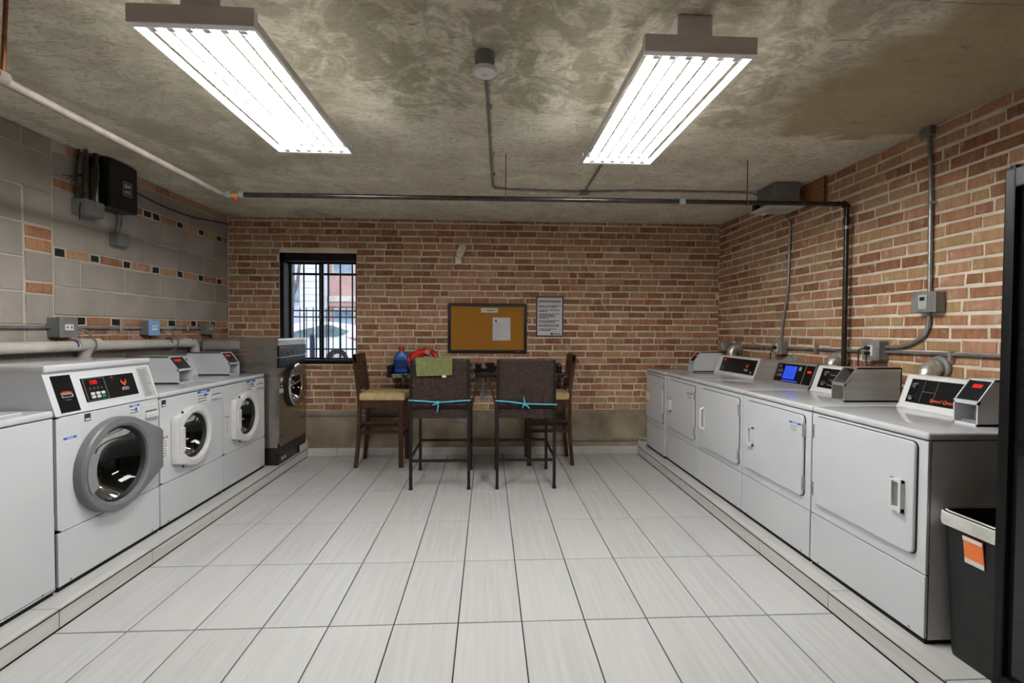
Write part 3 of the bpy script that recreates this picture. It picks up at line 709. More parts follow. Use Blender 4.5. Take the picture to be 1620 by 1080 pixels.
MB().tube(arc((0, 2.26, -.075), .06, 90, 0, 6, 'yz')+[(-.03, 2.32, -.3)], .037, 16).build('elbow', 'pvc_white', p, smooth=True)
for y in (1.02, 1.95, 2.24): MB().tube([(0, y-.006, 0), (0, y+.006, 0)], .0375, 18).build('primer_ring', 'pvc_primer', p, smooth=True)
MB().tube([(0, 1.04, 0), (0, 1.22, 0)], .043, 18).tube([(0, 1.13, 0), (-.025, 1.13, -.08), (-.035, 1.13, -.3)], [.043, .036, .034], 16).build('tee_fitting', 'pvc_white', p, smooth=True)
MB().tube([(0, 2.18, -.012), (0, 2.27, -.014)], .042, 18).build('coupling', 'pvc_white', p, smooth=True)
for y, lab in ((1.12, 'grey cord hanging over the drain pipe by the white outlet'), (1.98, 'thin grey cord hanging over the drain pipe by the blue outlet')):
    o = MB().tube(fillet([(XLW+.03, y-.03, 1.395), (XLW+.06, y+.02, 1.39), (-2.552, y+.03, 1.31), (-2.556, y+.03, 1.255), (-2.628, y+.03, 1.19), (-2.63, y+.02, 1.0)], .05, 4), .006, 7).build('power_cord', 'cable_grey', smooth=True); tag(o, lab, 'cord')
# black cabinet and wiring at the top of the block wall
k = root('control_cabinet', 'black metal cabinet with a pale square emblem high on the block wall', 'cabinet', (XLW, 1.40, 2.43))
MB().box(0, .13, -.135, .135, -.165, .175, bev=.003).build('cabinet', 'frame_black', k)
MB().box(.13, .137, -.13, .13, -.16, .17, bev=.002).build('door', 'frame_black', k)
q = MB()
for a, b, c_, d_ in ((-.01, .075, -.05, -.046), (-.01, .075, .046, .05), (-.01, -.006, -.05, .05), (.071, .075, -.05, .05), (.005, .03, .005, .035), (.035, .06, .01, .035), (.008, .03, -.035, -.01), (.04, .055, -.035, -.005)):
    q.box(.137, .1385, a, b, c_, d_)
q.build('emblem', 'sticker_grey', k)
j = root('junction_box', 'grey junction box under the tangle of old cables', 'junction box', (XLW, 1.19, 2.225))
MB().box(0, .10, -.075, .075, -.055, .055, bev=.006).build('box', 'box_grey', j); MB().box(.10, .106, -.07, .07, -.05, .05, bev=.003).build('cover', 'box_grey', j)
j = root('junction_box', 'small grey junction box hanging below the black cabinet', 'junction box', (XLW, 1.49, 2.068))
MB().box(0, .06, -.06, .06, -.05, .05, bev=.006).build('box', 'box_grey', j); MB().box(.06, .065, -.055, .055, -.045, .045, bev=.003).build('cover', 'box_grey', j)
for yy in (-.02, .012): MB().tube([(.03, yy, .05), (.035, yy+.01, .13), (.04, yy+.015, .21)], .009, 8).build('conduit_stub', 'conduit_steel', j, smooth=True)
rnd = random.Random(3)
t = root('cable_bundle', 'tangle of old dusty cables dropping from the ceiling at the block wall', 'cables', (XLW, 1.17, 2.25))
for i in range(11):
    y0 = rnd.uniform(-.05, .06); x0 = rnd.uniform(.02, .08)
    MB().tube(fillet([(x0, y0+.03, .37), (x0+rnd.uniform(-.01, .03), y0+rnd.uniform(-.04, .03), .2), (x0, y0*.7, .02), (x0*.8, y0*.5, -.02)], .08, 4), rnd.uniform(.006, .011), 7).build('cable', 'cable_dusty', t, smooth=True)
for yy in (-.16, -.13, -.1): MB().tube([(.05, -.03, .23+yy*.3), (.04, yy, .10-yy*.3)], .0035, 6).build('loose_wire', 'cable_dusty', t)
MB().tube(fillet([(.06, -.04, .03), (.07, -.075, -.05), (.06, -.06, -.12)], .05), .003, 6).build('loose_wire', 'cable_dark', t)
MB().tube([(.05, .09, .37), (.05, .09, -.02)], .014, 10).build('old_conduit', 'conduit_steel', t, smooth=True)
o = MB().tube(fillet([(XLW+.012, 1.54, 2.50), (XLW+.012, 1.9, 2.46), (XLW+.012, 2.35, 2.45), (XLW+.012, 2.75, 2.50), (XLW+.012, 3.03, 2.53)], .25, 6), .006, 7).build('sagging_cable', 'cable_dark', smooth=True)
tag(o, 'thin dark cable sagging along the top of the block wall', 'cable')

# ================================================================ MACHINES
PI = math.pi
def ring_r(theta, R, flap=None):
    """outer radius of a round door with a straight-edged flap (convex polygon containing the centre)"""
    r = R
    if flap:
        d = Vector((math.cos(theta), math.sin(theta))); best = None; n = len(flap)
        for i in range(n):
            a = Vector(flap[i]); e = Vector(flap[(i+1) % n])-a; den = d.x*e.y-d.y*e.x
            if abs(den) < 1e-9: continue
            tt = (a.x*e.y-a.y*e.x)/den; s = (a.x*d.y-a.y*d.x)/den
            if tt > 0 and -1e-6 <= s <= 1+1e-6: best = tt if best is None else min(best, tt)
        if best: r = max(r, best)
    return r
def ring(cx, cz, layers, n=72):
    """layers: (radius function or number, y)"""
    loops = []
    for rf, y in layers:
        loops.append([(cx+(rf(2*PI*j/n) if callable(rf) else rf)*math.cos(2*PI*j/n), y, cz+(rf(2*PI*j/n) if callable(rf) else rf)*math.sin(2*PI*j/n)) for j in range(n)])
    return MB().loft(loops, cap0=False, cap1=False)
def rect_r(x0, x1, z0, z1):
    return lambda t: ring_r(t, 0, [(x0, z0), (x1, z0), (x1, z1), (x0, z1)])
def slope_box(p0, p1, x0, x1, t0, t1, o0, o1):
    """box lying on the slope p0->p1 given in (y, z); o = outward offset toward -y"""
    d = Vector((p1[0]-p0[0], p1[1]-p0[1])); n = Vector((-d.y, d.x)).normalized()
    if n.x > 0: n = -n
    P = lambda x, t, o: (x, p0[0]+d.x*t+n.x*o, p0[1]+d.y*t+n.y*o)
    return MB().loft([[P(x0, t0, o0), P(x1, t0, o0), P(x1, t1, o0), P(x0, t1, o0)], [P(x0, t0, o1), P(x1, t0, o1), P(x1, t1, o1), P(x0, t1, o1)]])
def slope_pt(p0, p1, x, t, o):
    d = Vector((p1[0]-p0[0], p1[1]-p0[1])); n = Vector((-d.y, d.x)).normalized()
    if n.x > 0: n = -n
    return (x, p0[0]+d.x*t+n.x*o, p0[1]+d.y*t+n.y*o)
def sticker(par, x0, x1, z0, z1, y=0., head='sticker_blue', hd=.2, lines=5, body='sticker_white', blot=False):
    s = B(x0, x1, y-.0012, y, z0, z1).build('sticker', body, par)
    h = (z1-z0)*hd
    if head: B(x0, x1, y-.0018, y-.0011, z1-h, z1).build('header', head, s); B(x0+(x1-x0)*.25, x1-(x1-x0)*.25, y-.0022, y-.0017, z1-h*.7, z1-h*.3).build('print', 'sticker_white', s)
    zt = z1-h-.006; rn = random.Random(int(x0*1000)); dz = (zt-z0)/max(1, lines+.3)
    if lines:
        mb = MB()
        for i in range(lines):
            mb.box(x0+.006, x1-.006-rn.uniform(0, .4)*(x1-x0), y-.0016, y-.0011, zt-dz*(i+.75), zt-dz*(i+.4))
        tag(mb.build('print', 'print_grey', s), None, kind='stuff')
    if blot: B(x0+(x1-x0)*.55, x0+(x1-x0)*.78, y-.0019, y-.0011, zt-.022, zt-.002).build('mark', 'sticker_blue', s)
    return s
def cabinet(t, w_, d_, h, split, top_bev=.014, front=True, hole=None, fz1=None):
    """open-fronted shell, base, top, upper and lower front panel"""
    zt = h-.036
    mb = MB(); mb.add([(0,.014,.02),(w_,.014,.02),(w_,d_,.02),(0,d_,.02),(0,.014,zt),(w_,.014,zt),(w_,d_,zt),(0,d_,zt)], [(0,1,2,3),(1,5,6,2),(2,6,7,3),(3,7,4,0),(7,6,5,4)])
    mb.build('body', 'white_enamel', t)
    B(.006, w_-.006, .008, d_-.02, 0, .024).build('base', 'gap_black', t)  # base coloured black to give the shadow line under the machine
    MB().box(0, w_, -.003, d_, zt+.003, h, bev=top_bev, seg=3).build('top', 'white_enamel_top', t, smooth=True)
    z1 = fz1 or zt-.002
    if hole:
        cx, cz, R = hole
        rf = rect_r(.002-cx, w_-.002-cx, split+.003-cz, z1-cz)
        ring(cx, cz, [(rf, .014), (rf, .0), (R, .0), (R, .02)], 96).build('front_panel', 'white_enamel', t)
    else:
        MB().box(.002, w_-.002, 0, .014, split+.003, z1, bev=.003).build('front_panel', 'white_enamel', t)
    MB().box(.002, w_-.002, -.001, .014, .024, split-.002, bev=.004).build('lower_panel', 'white_enamel', t)
    for x in (.07, w_-.07): MB().lathe([(.001, -.004), (.005, -.003), (.006, 0)], (x, -.0, .035), 'y', 10).build('screw', 'chrome', t)
CON = ((.50, .905), (.555, 1.062))
def console(t, w_, h, x0=0., x1=None, m_='white_enamel', yb=.64):
    x1 = w_ if x1 is None else x1; dz = h-.889
    prof = [(.485, h), (.49, .892+dz), CON[0], CON[1], (.564, 1.068+dz), (yb-.012, 1.068+dz), (yb, 1.05+dz), (yb, h)]
    return MB().prism([(a, b+(dz if (a, b) in CON else 0)) for a, b in prof], 'x', x0, x1).build('console', m_, t)
def coin_box(t, x0, x1, yf, h, disp=True, m_='white_enamel', yb=.535, hh=.205):
    """meter housing: open coin slot below, sloped display above"""
    w_ = .006; a = [(yf, h), (yf, h+.105), (yf+.075, h+hh), (yb, h+hh), (yb, h)]
    mb = MB(); mb.prism(a, 'x', x0, x0+w_); mb.prism(a, 'x', x1-w_, x1)
    mb.box(x0, x1, yf, yb, h, h+.01); mb.box(x0, x1, yf+.075, yb, h+hh-.008, h+hh); mb.box(x0, x1, yb-.008, yb, h, h+hh)
    mb.box(x0, x1, yf, yf+.012, h+.095, h+.112)
    o = mb.build('coin_box', m_, t)
    B(x0+w_, x1-w_, yf+.09, yf+.1, h+.01, h+.105 if not disp else h+hh-.01).build('coin_plate', 'sticker_grey' if disp else 'galvanized', o)
    if disp:
        p0, p1 = (yf, h+.108), (yf+.075, h+hh)
        dsp = slope_box(p0, p1, x0+w_, x1-w_, .05, .97, -.02, -.006).build('display', 'panel_black', o)
        xm = (x0+x1)/2; q = (x1-x0)/2-.02
        mb = MB()
        for i in range(4):
            a_ = xm-q*.6+q*1.2*i/4
            for sb in ((a_, a_+q*.22, .70, .73), (a_, a_+q*.22, .82, .85), (a_, a_+q*.07, .70, .85), (a_+q*.15, a_+q*.22, .70, .85)):
                s_ = slope_box(p0, p1, sb[0], sb[1], sb[2]-.06, sb[3]-.06, -.0061, -.0052); mb.add(s_.v, s_.f)
        mb.build('digits', 'red_led', dsp)
        B(x0+.02, x1-.02, yf+.02, yf+.085, h+.012, h+.02).build('coin_tray', 'galvanized', o)
    return o
def flame_logo(parent, p0, p1, x, t, s, word=None):
    d = Vector((p1[0]-p0[0], p1[1]-p0[1])); L_ = d.length
    for sg in (-1, 1):
        pts = [(0, -.9), (.95, .1), (.85, 1.0), (.45, .25), (0, -.1)]
        vs_ = [slope_pt(p0, p1, x+sg*u*s, t+v*s/L_, .0056) for u, v in pts] + [slope_pt(p0, p1, x+sg*u*s, t+v*s/L_, .0) for u, v in pts]
        MB().add(vs_, [(0,1,2,3,4), (0,5,6,1), (1,6,7,2), (2,7,8,3), (3,8,9,4)]).build('emblem', 'orange_print', parent)
    if word: text_on('lettering', word, s*1.25, 'key_white', parent, slope_pt(p0, p1, x, t-1.7*s/L_, .0052), (1, 0, 0), (0, d.x, d.y))
def washer_door(t, cx, cz, R, Rg, flap, m_, hand, dep=.055, plate_m=None):
    """porthole door with a straight-edged grip side"""
    rf = lambda th: ring_r(th, R, flap); sh = lambda k: (lambda th: ring_r(th, R-k, [(a*(1-k/.3), b*(1-k/.3)) for a, b in flap] if flap else None))
    dr = ring(cx, cz, [(rf, -.003), (rf, -dep+.008), (sh(.007), -dep), (Rg+.03, -dep-.004), (Rg+.016, -dep+.006), (Rg+.012, -dep+.03), (Rg, -dep+.034)], 96).build('door', m_, t, smooth=True)
    ring(cx, cz, [(Rg+.013, -dep+.02), (Rg, -dep+.03), (Rg-.006, .0), (Rg-.004, .02), (Rg+.012, .02)], 64).build('gasket', 'rubber_black', dr, smooth=True)
    prof = [(Rg-.001, -dep+.036), (Rg*.93, .008), (Rg*.84, .035), (Rg*.66, .075), (Rg*.4, .10), (.001, .108)]
    MB().lathe(prof, (cx, 0, cz), 'y', 56).build('door_glass', 'smoked_glass', dr, smooth=True)
    drum = MB().lathe([(Rg+.05, .022), (Rg+.08, .06), (Rg+.08, .40), (.001, .42)], (cx, 0, cz), 'y', 40).build('drum', 'drum_steel', t, smooth=True)
    for a in (90, 210, 330):
        q = math.radians(a); MB().bar((cx+(Rg+.05)*math.cos(q), .08, cz+(Rg+.05)*math.sin(q)), (cx+(Rg+.05)*math.cos(q), .40, cz+(Rg+.05)*math.sin(q)), .05, .05).build('drum_paddle', 'drum_steel', drum)
    return dr
def dryer(name, label, y_right, w_, style, xf=1.96, dz_top=.889):
    # facing -x; local x grows toward the camera (-y)
    t = root(name, label, 'dryer', (xf, y_right, ZP), -PI/2, group='clothes dryers'); h = dz_top; d_ = .65
    cabinet(t, w_, d_, h, .29)
    dx0, dx1, dz0, dz1 = style['door']
    poly = rrect(dx0, dx1, dz0, dz1, .026); big = rrect(dx0-.0035, dx1+.0035, dz0-.0035, dz1+.0035, .028)
    mb = MB(); mb.loft([[(x, .0, z) for x, z in big], [(x, -.004, z) for x, z in big]])
    g = mb.build('door_gap_shade', 'gap_black', t)  # black plate stands for the shadow in the gap round the door
    dr = MB().loft([[(x, -.003, z) for x, z in poly], [(x, -.013, z) for x, z in poly], [((x-(dx0+dx1)/2)*.99+(dx0+dx1)/2, -.0165, (z-(dz0+dz1)/2)*.99+(dz0+dz1)/2) for x, z in poly]]).build('door', 'white_enamel', t, smooth=True)
    hx0, hx1, hz0, hz1 = style['handle']; hm = style.get('hm', 'white_plastic'); y = -.0165
    if style.get('grip') == 'bar':
        MB().tube(fillet([((hx0+hx1)/2, y, hz0), ((hx0+hx1)/2, y-.028, hz0+.01), ((hx0+hx1)/2, y-.028, hz1-.01), ((hx0+hx1)/2, y, hz1)], .02, 4), .011, 10).build('handle', hm, dr, smooth=True)
        B(hx0, hx1, y-.003, y, hz0-.01, hz1+.01).build('handle_plate', hm, dr)
    else:
        m2 = MB(); a = .012
        m2.box(hx0, hx0+a, y-.014, y, hz0, hz1).box(hx1-a, hx1, y-.02, y, hz0, hz1).box(hx0, hx1, y-.016, y, hz0, hz0+a*1.4).box(hx0, hx1, y-.016, y, hz1-a, hz1)
        ho = m2.build('handle', hm, dr); B(hx0+a, hx1-a, y-.003, y, hz0+a, hz1-a).build('handle_recess', 'grey_plastic_light' if hm == 'white_plastic' else hm, ho)
    hg = style['hinge']
    for z in (dz0+.04, dz1-.12): MB().box(hg-.005, hg+.005, -.019, -.002, z, z+.075, bev=.002).build('hinge', 'galvanized', t)
    if 'sticker' in style: x0, x1, z0, z1 = style['sticker']; sticker(dr, x0, x1, z0, z1, -.0165, lines=5)
    return t
# washers face +x : local x grows with world y
def washer(name, label, y0, w_):
    t = root(name, label, 'washing machine', (-1.97, y0, ZP), PI/2, group='front-loading washers'); h = .889
    cx, cz = .318, .553
    cabinet(t, w_, .62, h, .292, hole=(cx, cz, .165))
    flap = [(-.212, .155), (-.212, -.155), (-.05, -.195), (.1, -.15), (.1, .15), (-.05, .195)]
    dr = washer_door(t, cx, cz, .212, .142, flap, 'white_plastic', -1, dep=.04)
    MB().box(cx-.19, cx-.135, -.052, -.036, cz-.085, cz+.085, bev=.01).build('handle', 'white_plastic', dr)
    for s in (-1, 1): MB().lathe([(.001, -.008), (.008, -.006), (.009, 0)], (cx-.15, -.036, cz+s*.185), 'y', 10).build('screw', 'gap_black', dr)
    o = MB().box(w_-.165, w_-.006, -.004, .004, .755, .848, bev=.003).build('soap_drawer', 'white_enamel', t)
    MB().box(w_-.15, w_-.03, -.016, -.003, .765, .797, bev=.008).build('drawer_pull', 'white_plastic', o)
    B(w_-.15, w_-.03, -.0045, -.0035, .798, .806).build('finger_slot', 'print_grey', o)
    sticker(t, w_-.325, w_-.175, .757, .85, 0, lines=3, blot=True)
    sticker(t, .03, .075, .46, .60, 0, head='sticker_red', hd=.1, lines=7)
    con = console(t, w_, h, 0, w_-.19, yb=.60)
    slope_box(*CON, .05, w_-.26, .12, .88, 0, .003).build('control_panel', 'panel_black', con)
    coin_box(t, w_-.19, w_-.02, .215, h, yb=.60)
    return t
w3 = washer('washing_machine', 'white front-loading washer between the grey-door washer and its white twin', .894, .722)
o = B(.02, .06, -.0015, 0, .795, .84).build('energy_label', 'print_dark', w3); B(.024, .056, -.002, -.0014, .80, .81).build('print', 'sticker_white', o)
washer('washing_machine', 'white front-loading washer beside the stainless washer', 1.626, .69)
# the taller washer with a grey door
def grey_washer():
    t = root('washing_machine', 'tall white washer with a large grey round door and red number display', 'washing machine', (-1.97, .166, ZP), PI/2)
    w_ = .718; cx, cz = .352, .545
    cabinet(t, w_, .62, .875, .292, hole=(cx, cz, .225), fz1=.862)
    bpy.data.objects.remove([o for o in t.children if o.name.startswith('top')][0])
    # head with the sloped control face
    P0, P1 = (-.002, .868), (.062, 1.078)
    head = MB().prism([(-.002, .868), P1, (.062, 1.082), (.055, 1.083), (.05, 1.118), (.62, 1.118), (.62, .868)], 'x', 0, w_).build('control_head', 'white_enamel', t)
    MB().box(-.002, w_+.002, .046, .622, 1.084, 1.12, bev=.012, seg=3).build('top', 'white_enamel_top', t, smooth=True)
    cp = slope_box(P0, P1, .035, .145, .06, .93, 0, .003).build('card_panel', 'panel_black', head)
    slope_box(P0, P1, .06, .125, .49, .52, .003, .0045).build('orange_bar', 'orange_print', cp); slope_box(P0, P1, .07, .115, .53, .545, .003, .0042).build('print', 'print_grey', cp)
    for a in ((.062, .125, .40, .415), (.062, .125, .465, .48), (.062, .066, .40, .48), (.121, .125, .40, .48)): slope_box(P0, P1, *a, .003, .006).build('slot_rim', 'sticker_grey', cp)
    slope_box(P0, P1, .08, .11, .33, .35, .003, .004).build('print', 'print_grey', cp)
    kp = slope_box(P0, P1, .195, .565, .20, .80, 0, .003).build('control_panel', 'panel_black', head)
    slope_box(P0, P1, .185, .575, .165, .835, 0, .0012).build('panel_rim', 'white_plastic', head)
    for a in ((.205, .345, .225, .235), (.205, .345, .77, .78), (.205, .209, .225, .78), (.341, .345, .225, .78)): slope_box(P0, P1, *a, .003, .0045).build('keypad_rim', 'print_grey', kp)
    d = (0, P1[0]-P0[0], P1[1]-P0[1])
    text_on('lettering', '100', .034, 'red_led', kp, slope_pt(P0, P1, .268, .67, .0035), (1, 0, 0), d)
    for i in range(4): slope_box(P0, P1, .236+.025*i, .242+.025*i, .50, .545, .003, .004).build('indicator', 'print_grey', kp)
    for i in range(3):
        for j in range(2):
            slope_box(P0, P1, .232+.034*i, .256+.034*i, .275+.085*j, .34+.085*j, .003, .006).build('key', 'green_key' if (i == 2 and j == 0) else 'key_white', kp)
    flame_logo(kp, P0, P1, .475, .56, .021, 'IPSO')
    MB().lathe([(.001, -.008), (.009, -.007), (.011, 0)], slope_pt(P0, P1, .40, .72, 0), 'y', 14).build('lock', 'chrome', kp, smooth=True)
    ip = slope_box(P0, P1, .605, .70, .06, .93, 0, .0015).build('instruction_plate', 'sticker_grey', head)
    rn = random.Random(5)
    mb = MB()
    for i in range(15):
        s_ = slope_box(P0, P1, .615, .69-rn.uniform(0, .03), .11+.052*i, .13+.052*i, .0014, .002); mb.add(s_.v, s_.f)
    tag(mb.build('print', 'print_grey', ip), None, kind='stuff')
    flap = [(-.1, -.2), (.10, -.245), (.342, -.115), (.342, .125), (.10, .245), (-.1, .2)]
    dr = washer_door(t, cx, cz, .262, .195, flap, 'grey_plastic', 1, dep=.05)
    MB().loft([[(cx+r*math.cos(q), -.051+o_, cz+r*math.sin(q)) for r, q in [(.24, math.radians(a)) for a in range(152, 212, 6)] + [(.185, math.radians(a)) for a in range(206, 146, -6)]] for o_ in (.012, -.006)]).build('handle', 'grey_plastic_light', dr)
    o = MB().box(.575, .71, -.003, .004, .735, .83, bev=.003).build('soap_drawer', 'white_enamel', t)
    MB().box(.595, .70, -.018, -.003, .748, .785, bev=.008).build('drawer_pull', 'white_plastic', o); B(.6, .70, -.004, -.003, .787, .797).build('finger_slot', 'print_grey', o)
    sticker(t, .475, .553, .79, .85, 0, lines=2, blot=True); sticker(t, .04, .115, .735, .757, 0, hd=.55, lines=0)
    q = B(.165, .203, -.0015, 0, .815, .855).build('energy_label', 'print_dark', t); B(.169, .199, -.002, -.0014, .82, .83).build('print', 'sticker_white', q)
    return t
grey_washer()
# the nearest machine on the left: a plain top-loader
t = root('top_load_washer', 'plain white top-loading washer at the left edge of the picture', 'washing machine', (-1.97, -.565, ZP), PI/2)
cabinet(t, .718, .70, .902, .03, top_bev=.01)
MB().box(.09, .63, .06, .42, .902, .912, bev=.004).build('lid', 'white_enamel_top', t); MB().box(.30, .42, .045, .065, .903, .911, bev=.003).build('lid_grip', 'white_plastic', t)
con = console(t, .718, .902); slope_box(*CON, .05, .66, .15, .85, .012, .016).build('control_panel', 'panel_black', con)
# stainless washer in the corner
def steel_washer():
    t = root('stainless_washer', 'tall stainless steel washer with a round door in the corner by the window', 'washing machine', (-1.86, 2.362, ZP), PI/2)
    w_, d_, h = .676, .70, 1.19
    B(.0, w_, .004, d_, .004, .17).build('base', 'black_iron', t)
    for x in (.05, .11): MB().tube([(x, -.012, .045), (x, -.012, .075)], .012, 8).build('anchor_bolt', 'galvanized', t)
    mb = MB(); mb.add([(0,.01,.17),(w_,.01,.17),(w_,d_,.17),(0,d_,.17),(0,.01,h),(w_,.01,h),(w_,d_,h),(0,d_,h)], [(0,1,2,3),(1,5,6,2),(2,6,7,3),(3,7,4,0),(7,6,5,4)])
    mb.build('body', 'stainless', t)
    MB().box(-.006, w_, .0, d_+.002, h, h+.024, bev=.006).build('top', 'stainless', t)
    MB().box(-.012, -.001, .35, .69, h-.075, h+.004, bev=.004).build('side_trim', 'stainless_panel', t); MB().box(-.006, -.001, .02, .34, h-.05, h+.002, bev=.002).build('side_trim', 'stainless', t)
    cx, cz = .35, .735
    rf = rect_r(.003-cx, w_-.003-cx, .175-cz, .935-cz)
    ring(cx, cz, [(rf, .01), (rf, -.004), (.165, -.004), (.165, .02)], 96).build('front_panel', 'stainless', t)
    B(.003, w_-.003, -.003, .01, .94, 1.03).build('soap_panel', 'panel_black', t)
    MB().box(.003, w_-.003, -.022, .012, 1.03, 1.04, bev=.002).build('shelf_strip', 'stainless_panel', t)
    cp = MB().box(.003, w_-.003, -.006, .01, 1.045, 1.145, bev=.002).build('control_panel', 'panel_black', t)
    B(.03, .20, -.0075, -.006, 1.122, 1.134).build('red_lettering_strip', 'sticker_red', cp); B(.46, .50, -.0075, -.006, 1.055, 1.135).build('coin_plate', 'print_grey', cp)
    for x in (.1, .22, .33): MB().lathe([(.001, -.012), (.010, -.011), (.012, 0)], (x, -.006, 1.075), 'y', 12).build('button', 'print_grey', cp)
    MB().box(.003, w_-.003, -.004, .01, 1.148, h, bev=.002).build('top_fascia', 'stainless_panel', t)
    dr = ring(cx, cz, [(.205, -.004), (.215, -.03), (.213, -.045), (.20, -.055), (.185, -.05), (.165, -.035), (.15, -.03), (.145, -.02)], 64).build('door', 'stainless', t, smooth=True)
    ring(cx, cz, [(.218, -.036), (.222, -.046), (.214, -.056), (.204, -.056)], 64).build('chrome_rim', 'chrome', dr, smooth=True)
    ring(cx, cz, [(.22, -.002), (.222, -.034), (.205, -.034)], 64).build('door_gasket', 'rubber_black', dr, smooth=True)
    MB().lathe([(.146, -.022), (.13, -.005), (.11, .05), (.05, .08), (.001, .085)], (cx, 0, cz), 'y', 44).build('door_glass', 'smoked_glass', dr, smooth=True)
    MB().lathe([(.166, .022), (.22, .05), (.22, .40), (.001, .41)], (cx, 0, cz), 'y', 36).build('drum', 'drum_steel', t, smooth=True)
    MB().bar((cx-.215, -.062, cz+.02), (cx+.02, -.066, cz+.06), .022, .018).lathe([(.001, -.03), (.022, -.028), (.024, 0)], (cx-.19, -.05, cz+.05), 'y', 14).build('door_handle', 'chrome', dr)
    sticker(t, .02, .10, .69, .78, -.004, head='print_dark', hd=.5, lines=2)
    return t
steel_washer()

# dryers, numbered from the back wall toward the camera
D = lambda y1, a, b: (y1-a, y1-b)
y1 = 3.022
t = dryer('dryer', 'white dryer with a cream door handle in the corner by the back wall', y1, .536, dict(door=(.018, .512, .355, .825), handle=(.035, .10, .525, .655), hm='cream_plastic', hinge=.515), xf=1.945)
con = console(t, .536, .889, 0, .41); coin_box(t, .41, .515, .30, .889, yb=.61)
y1 = 2.482
t = dryer('dryer', 'white dryer with a small notice on its door, second from the back wall', y1, .716, dict(door=(.062, .672, .35, .822), handle=(.095, .165, .515, .645), hinge=.674, sticker=(.54, .645, .695, .755)))
con = console(t, .716, .889, m_='white_plastic')
pn = slope_box(*CON, .09, .69, .08, .92, 0, .004).build('control_panel', 'panel_black', con)
slope_box(*CON, .07, .712, .0, 1.0, 0, .001).build('panel_rim', 'white_plastic', con)
flame_logo(pn, *CON, .56, .55, .024, 'IPSO')
slope_box(*CON, .13, .16, .72, .84, .004, .0055).build('red_lamp', 'red_led', pn)
for i in range(4): slope_box(*CON, .11, .17, .14+.07*i, .17+.07*i, .004, .005).build('print', 'print_grey', pn)
MB().lathe([(.001, -.012), (.014, -.01), (.016, 0)], slope_pt(*CON, .65, .22, .0), 'y', 14).build('lock', 'chrome', pn, smooth=True)
y1 = 1.762
t = dryer('dryer', 'white dryer with a long bar handle and a blue-screen steel console', y1, .722, dict(door=(.085, .687, .34, .822), handle=(.125, .165, .49, .665), grip='bar', hinge=.689))
con = console(t, .722, .889, m_='stainless_panel')
MB().prism([(.485, .889), (.49, .894), CON[0], CON[1], (.564, 1.07), (.64, 1.07), (.645, .889)], 'x', .704, .722).build('end_piece', 'rubber_black', t)  # black piece painting in the shaded gap past the console
pn = slope_box(*CON, .275, .60, .06, .94, 0, .004).build('control_panel', 'panel_black', con)
slope_box(*CON, .262, .268, .02, .98, 0, .005).build('trim_strip', 'chrome', con)
sc = slope_box(*CON, .375, .515, .22, .84, .004, .006).build('screen', 'lcd_blue', pn)
for i in range(4): slope_box(*CON, .385, .50-.012*i, .32+.12*i, .36+.12*i, .006, .007).build('print', 'sticker_blue', sc)
slope_box(*CON, .375, .56, .09, .15, .004, .006).build('status_bar', 'lcd_blue', pn)
for i in range(5): slope_box(*CON, .30+.032*(i % 2), .322+.032*(i % 2), .28+.22*(i//2), .42+.22*(i//2), .004, .006).build('key', 'print_grey', pn)
slope_box(*CON, .54, .565, .66, .84, .004, .006).build('key', 'sticker_grey', pn)
cp = slope_box(*CON, .613, .698, .06, .94, 0, .004).build('card_panel', 'panel_black', con)
slope_box(*CON, .64, .68, .60, .70, .004, .006).build('red_display', 'red_led', cp)
y1 = 1.036
t = dryer('dryer', 'white dryer with a recessed handle and a notice beside the nearest dryer', y1, .716, dict(door=(.064, .664, .358, .824), handle=(.105, .168, .525, .655), hinge=.667, sticker=(.545, .65, .715, .775)))
con = console(t, .716, .889, 0, .485, m_='white_plastic')
pn = slope_box(*CON, .055, .47, .08, .92, 0, .004).build('control_panel', 'panel_black', con)
for tt in (.28, .72): MB().lathe([(.001, -.022), (.014, -.02), (.018, -.004), (.018, .002)], slope_pt(*CON, .115, tt, .0), 'y', 16).build('knob', 'chrome', pn, smooth=True)
for i in range(3): slope_box(*CON, .15, .20, .2+.22*i, .24+.22*i, .004, .005).build('print', 'print_grey', pn)
coin_box(t, .485, .59, .285, .889, disp=False, m_='stainless_panel', yb=.64)
y1 = .314
t = dryer('dryer', 'nearest white dryer with orange lettering on its console and a red display', y1, .70, dict(door=(.038, .653, .358, .838), handle=(.545, .61, .52, .66), hinge=.034))
con = console(t, .70, .889, 0, .475, m_='white_plastic')
pn = slope_box(*CON, .04, .465, .10, .90, 0, .004).build('control_panel', 'panel_black', con)
for tt in (.28, .70): MB().lathe([(.001, -.024), (.013, -.022), (.016, -.004), (.016, .002)], slope_pt(*CON, .078, tt, .0), 'y', 16).build('knob', 'chrome', pn, smooth=True)
for a in ((.122, .124, .14, .86), (.196, .198, .14, .86), (.127, .193, .49, .51)): slope_box(*CON, *a, .004, .005).build('print', 'print_grey', pn)
text_on('lettering', 'Speed Queen', .026, 'orange_print', pn, slope_pt(*CON, .25, .25, .005), (1, 0, 0), (0, CON[1][0]-CON[0][0], CON[1][1]-CON[0][1]), .25)
coin_box(t, .475, .585, .335, .889, yb=.60)

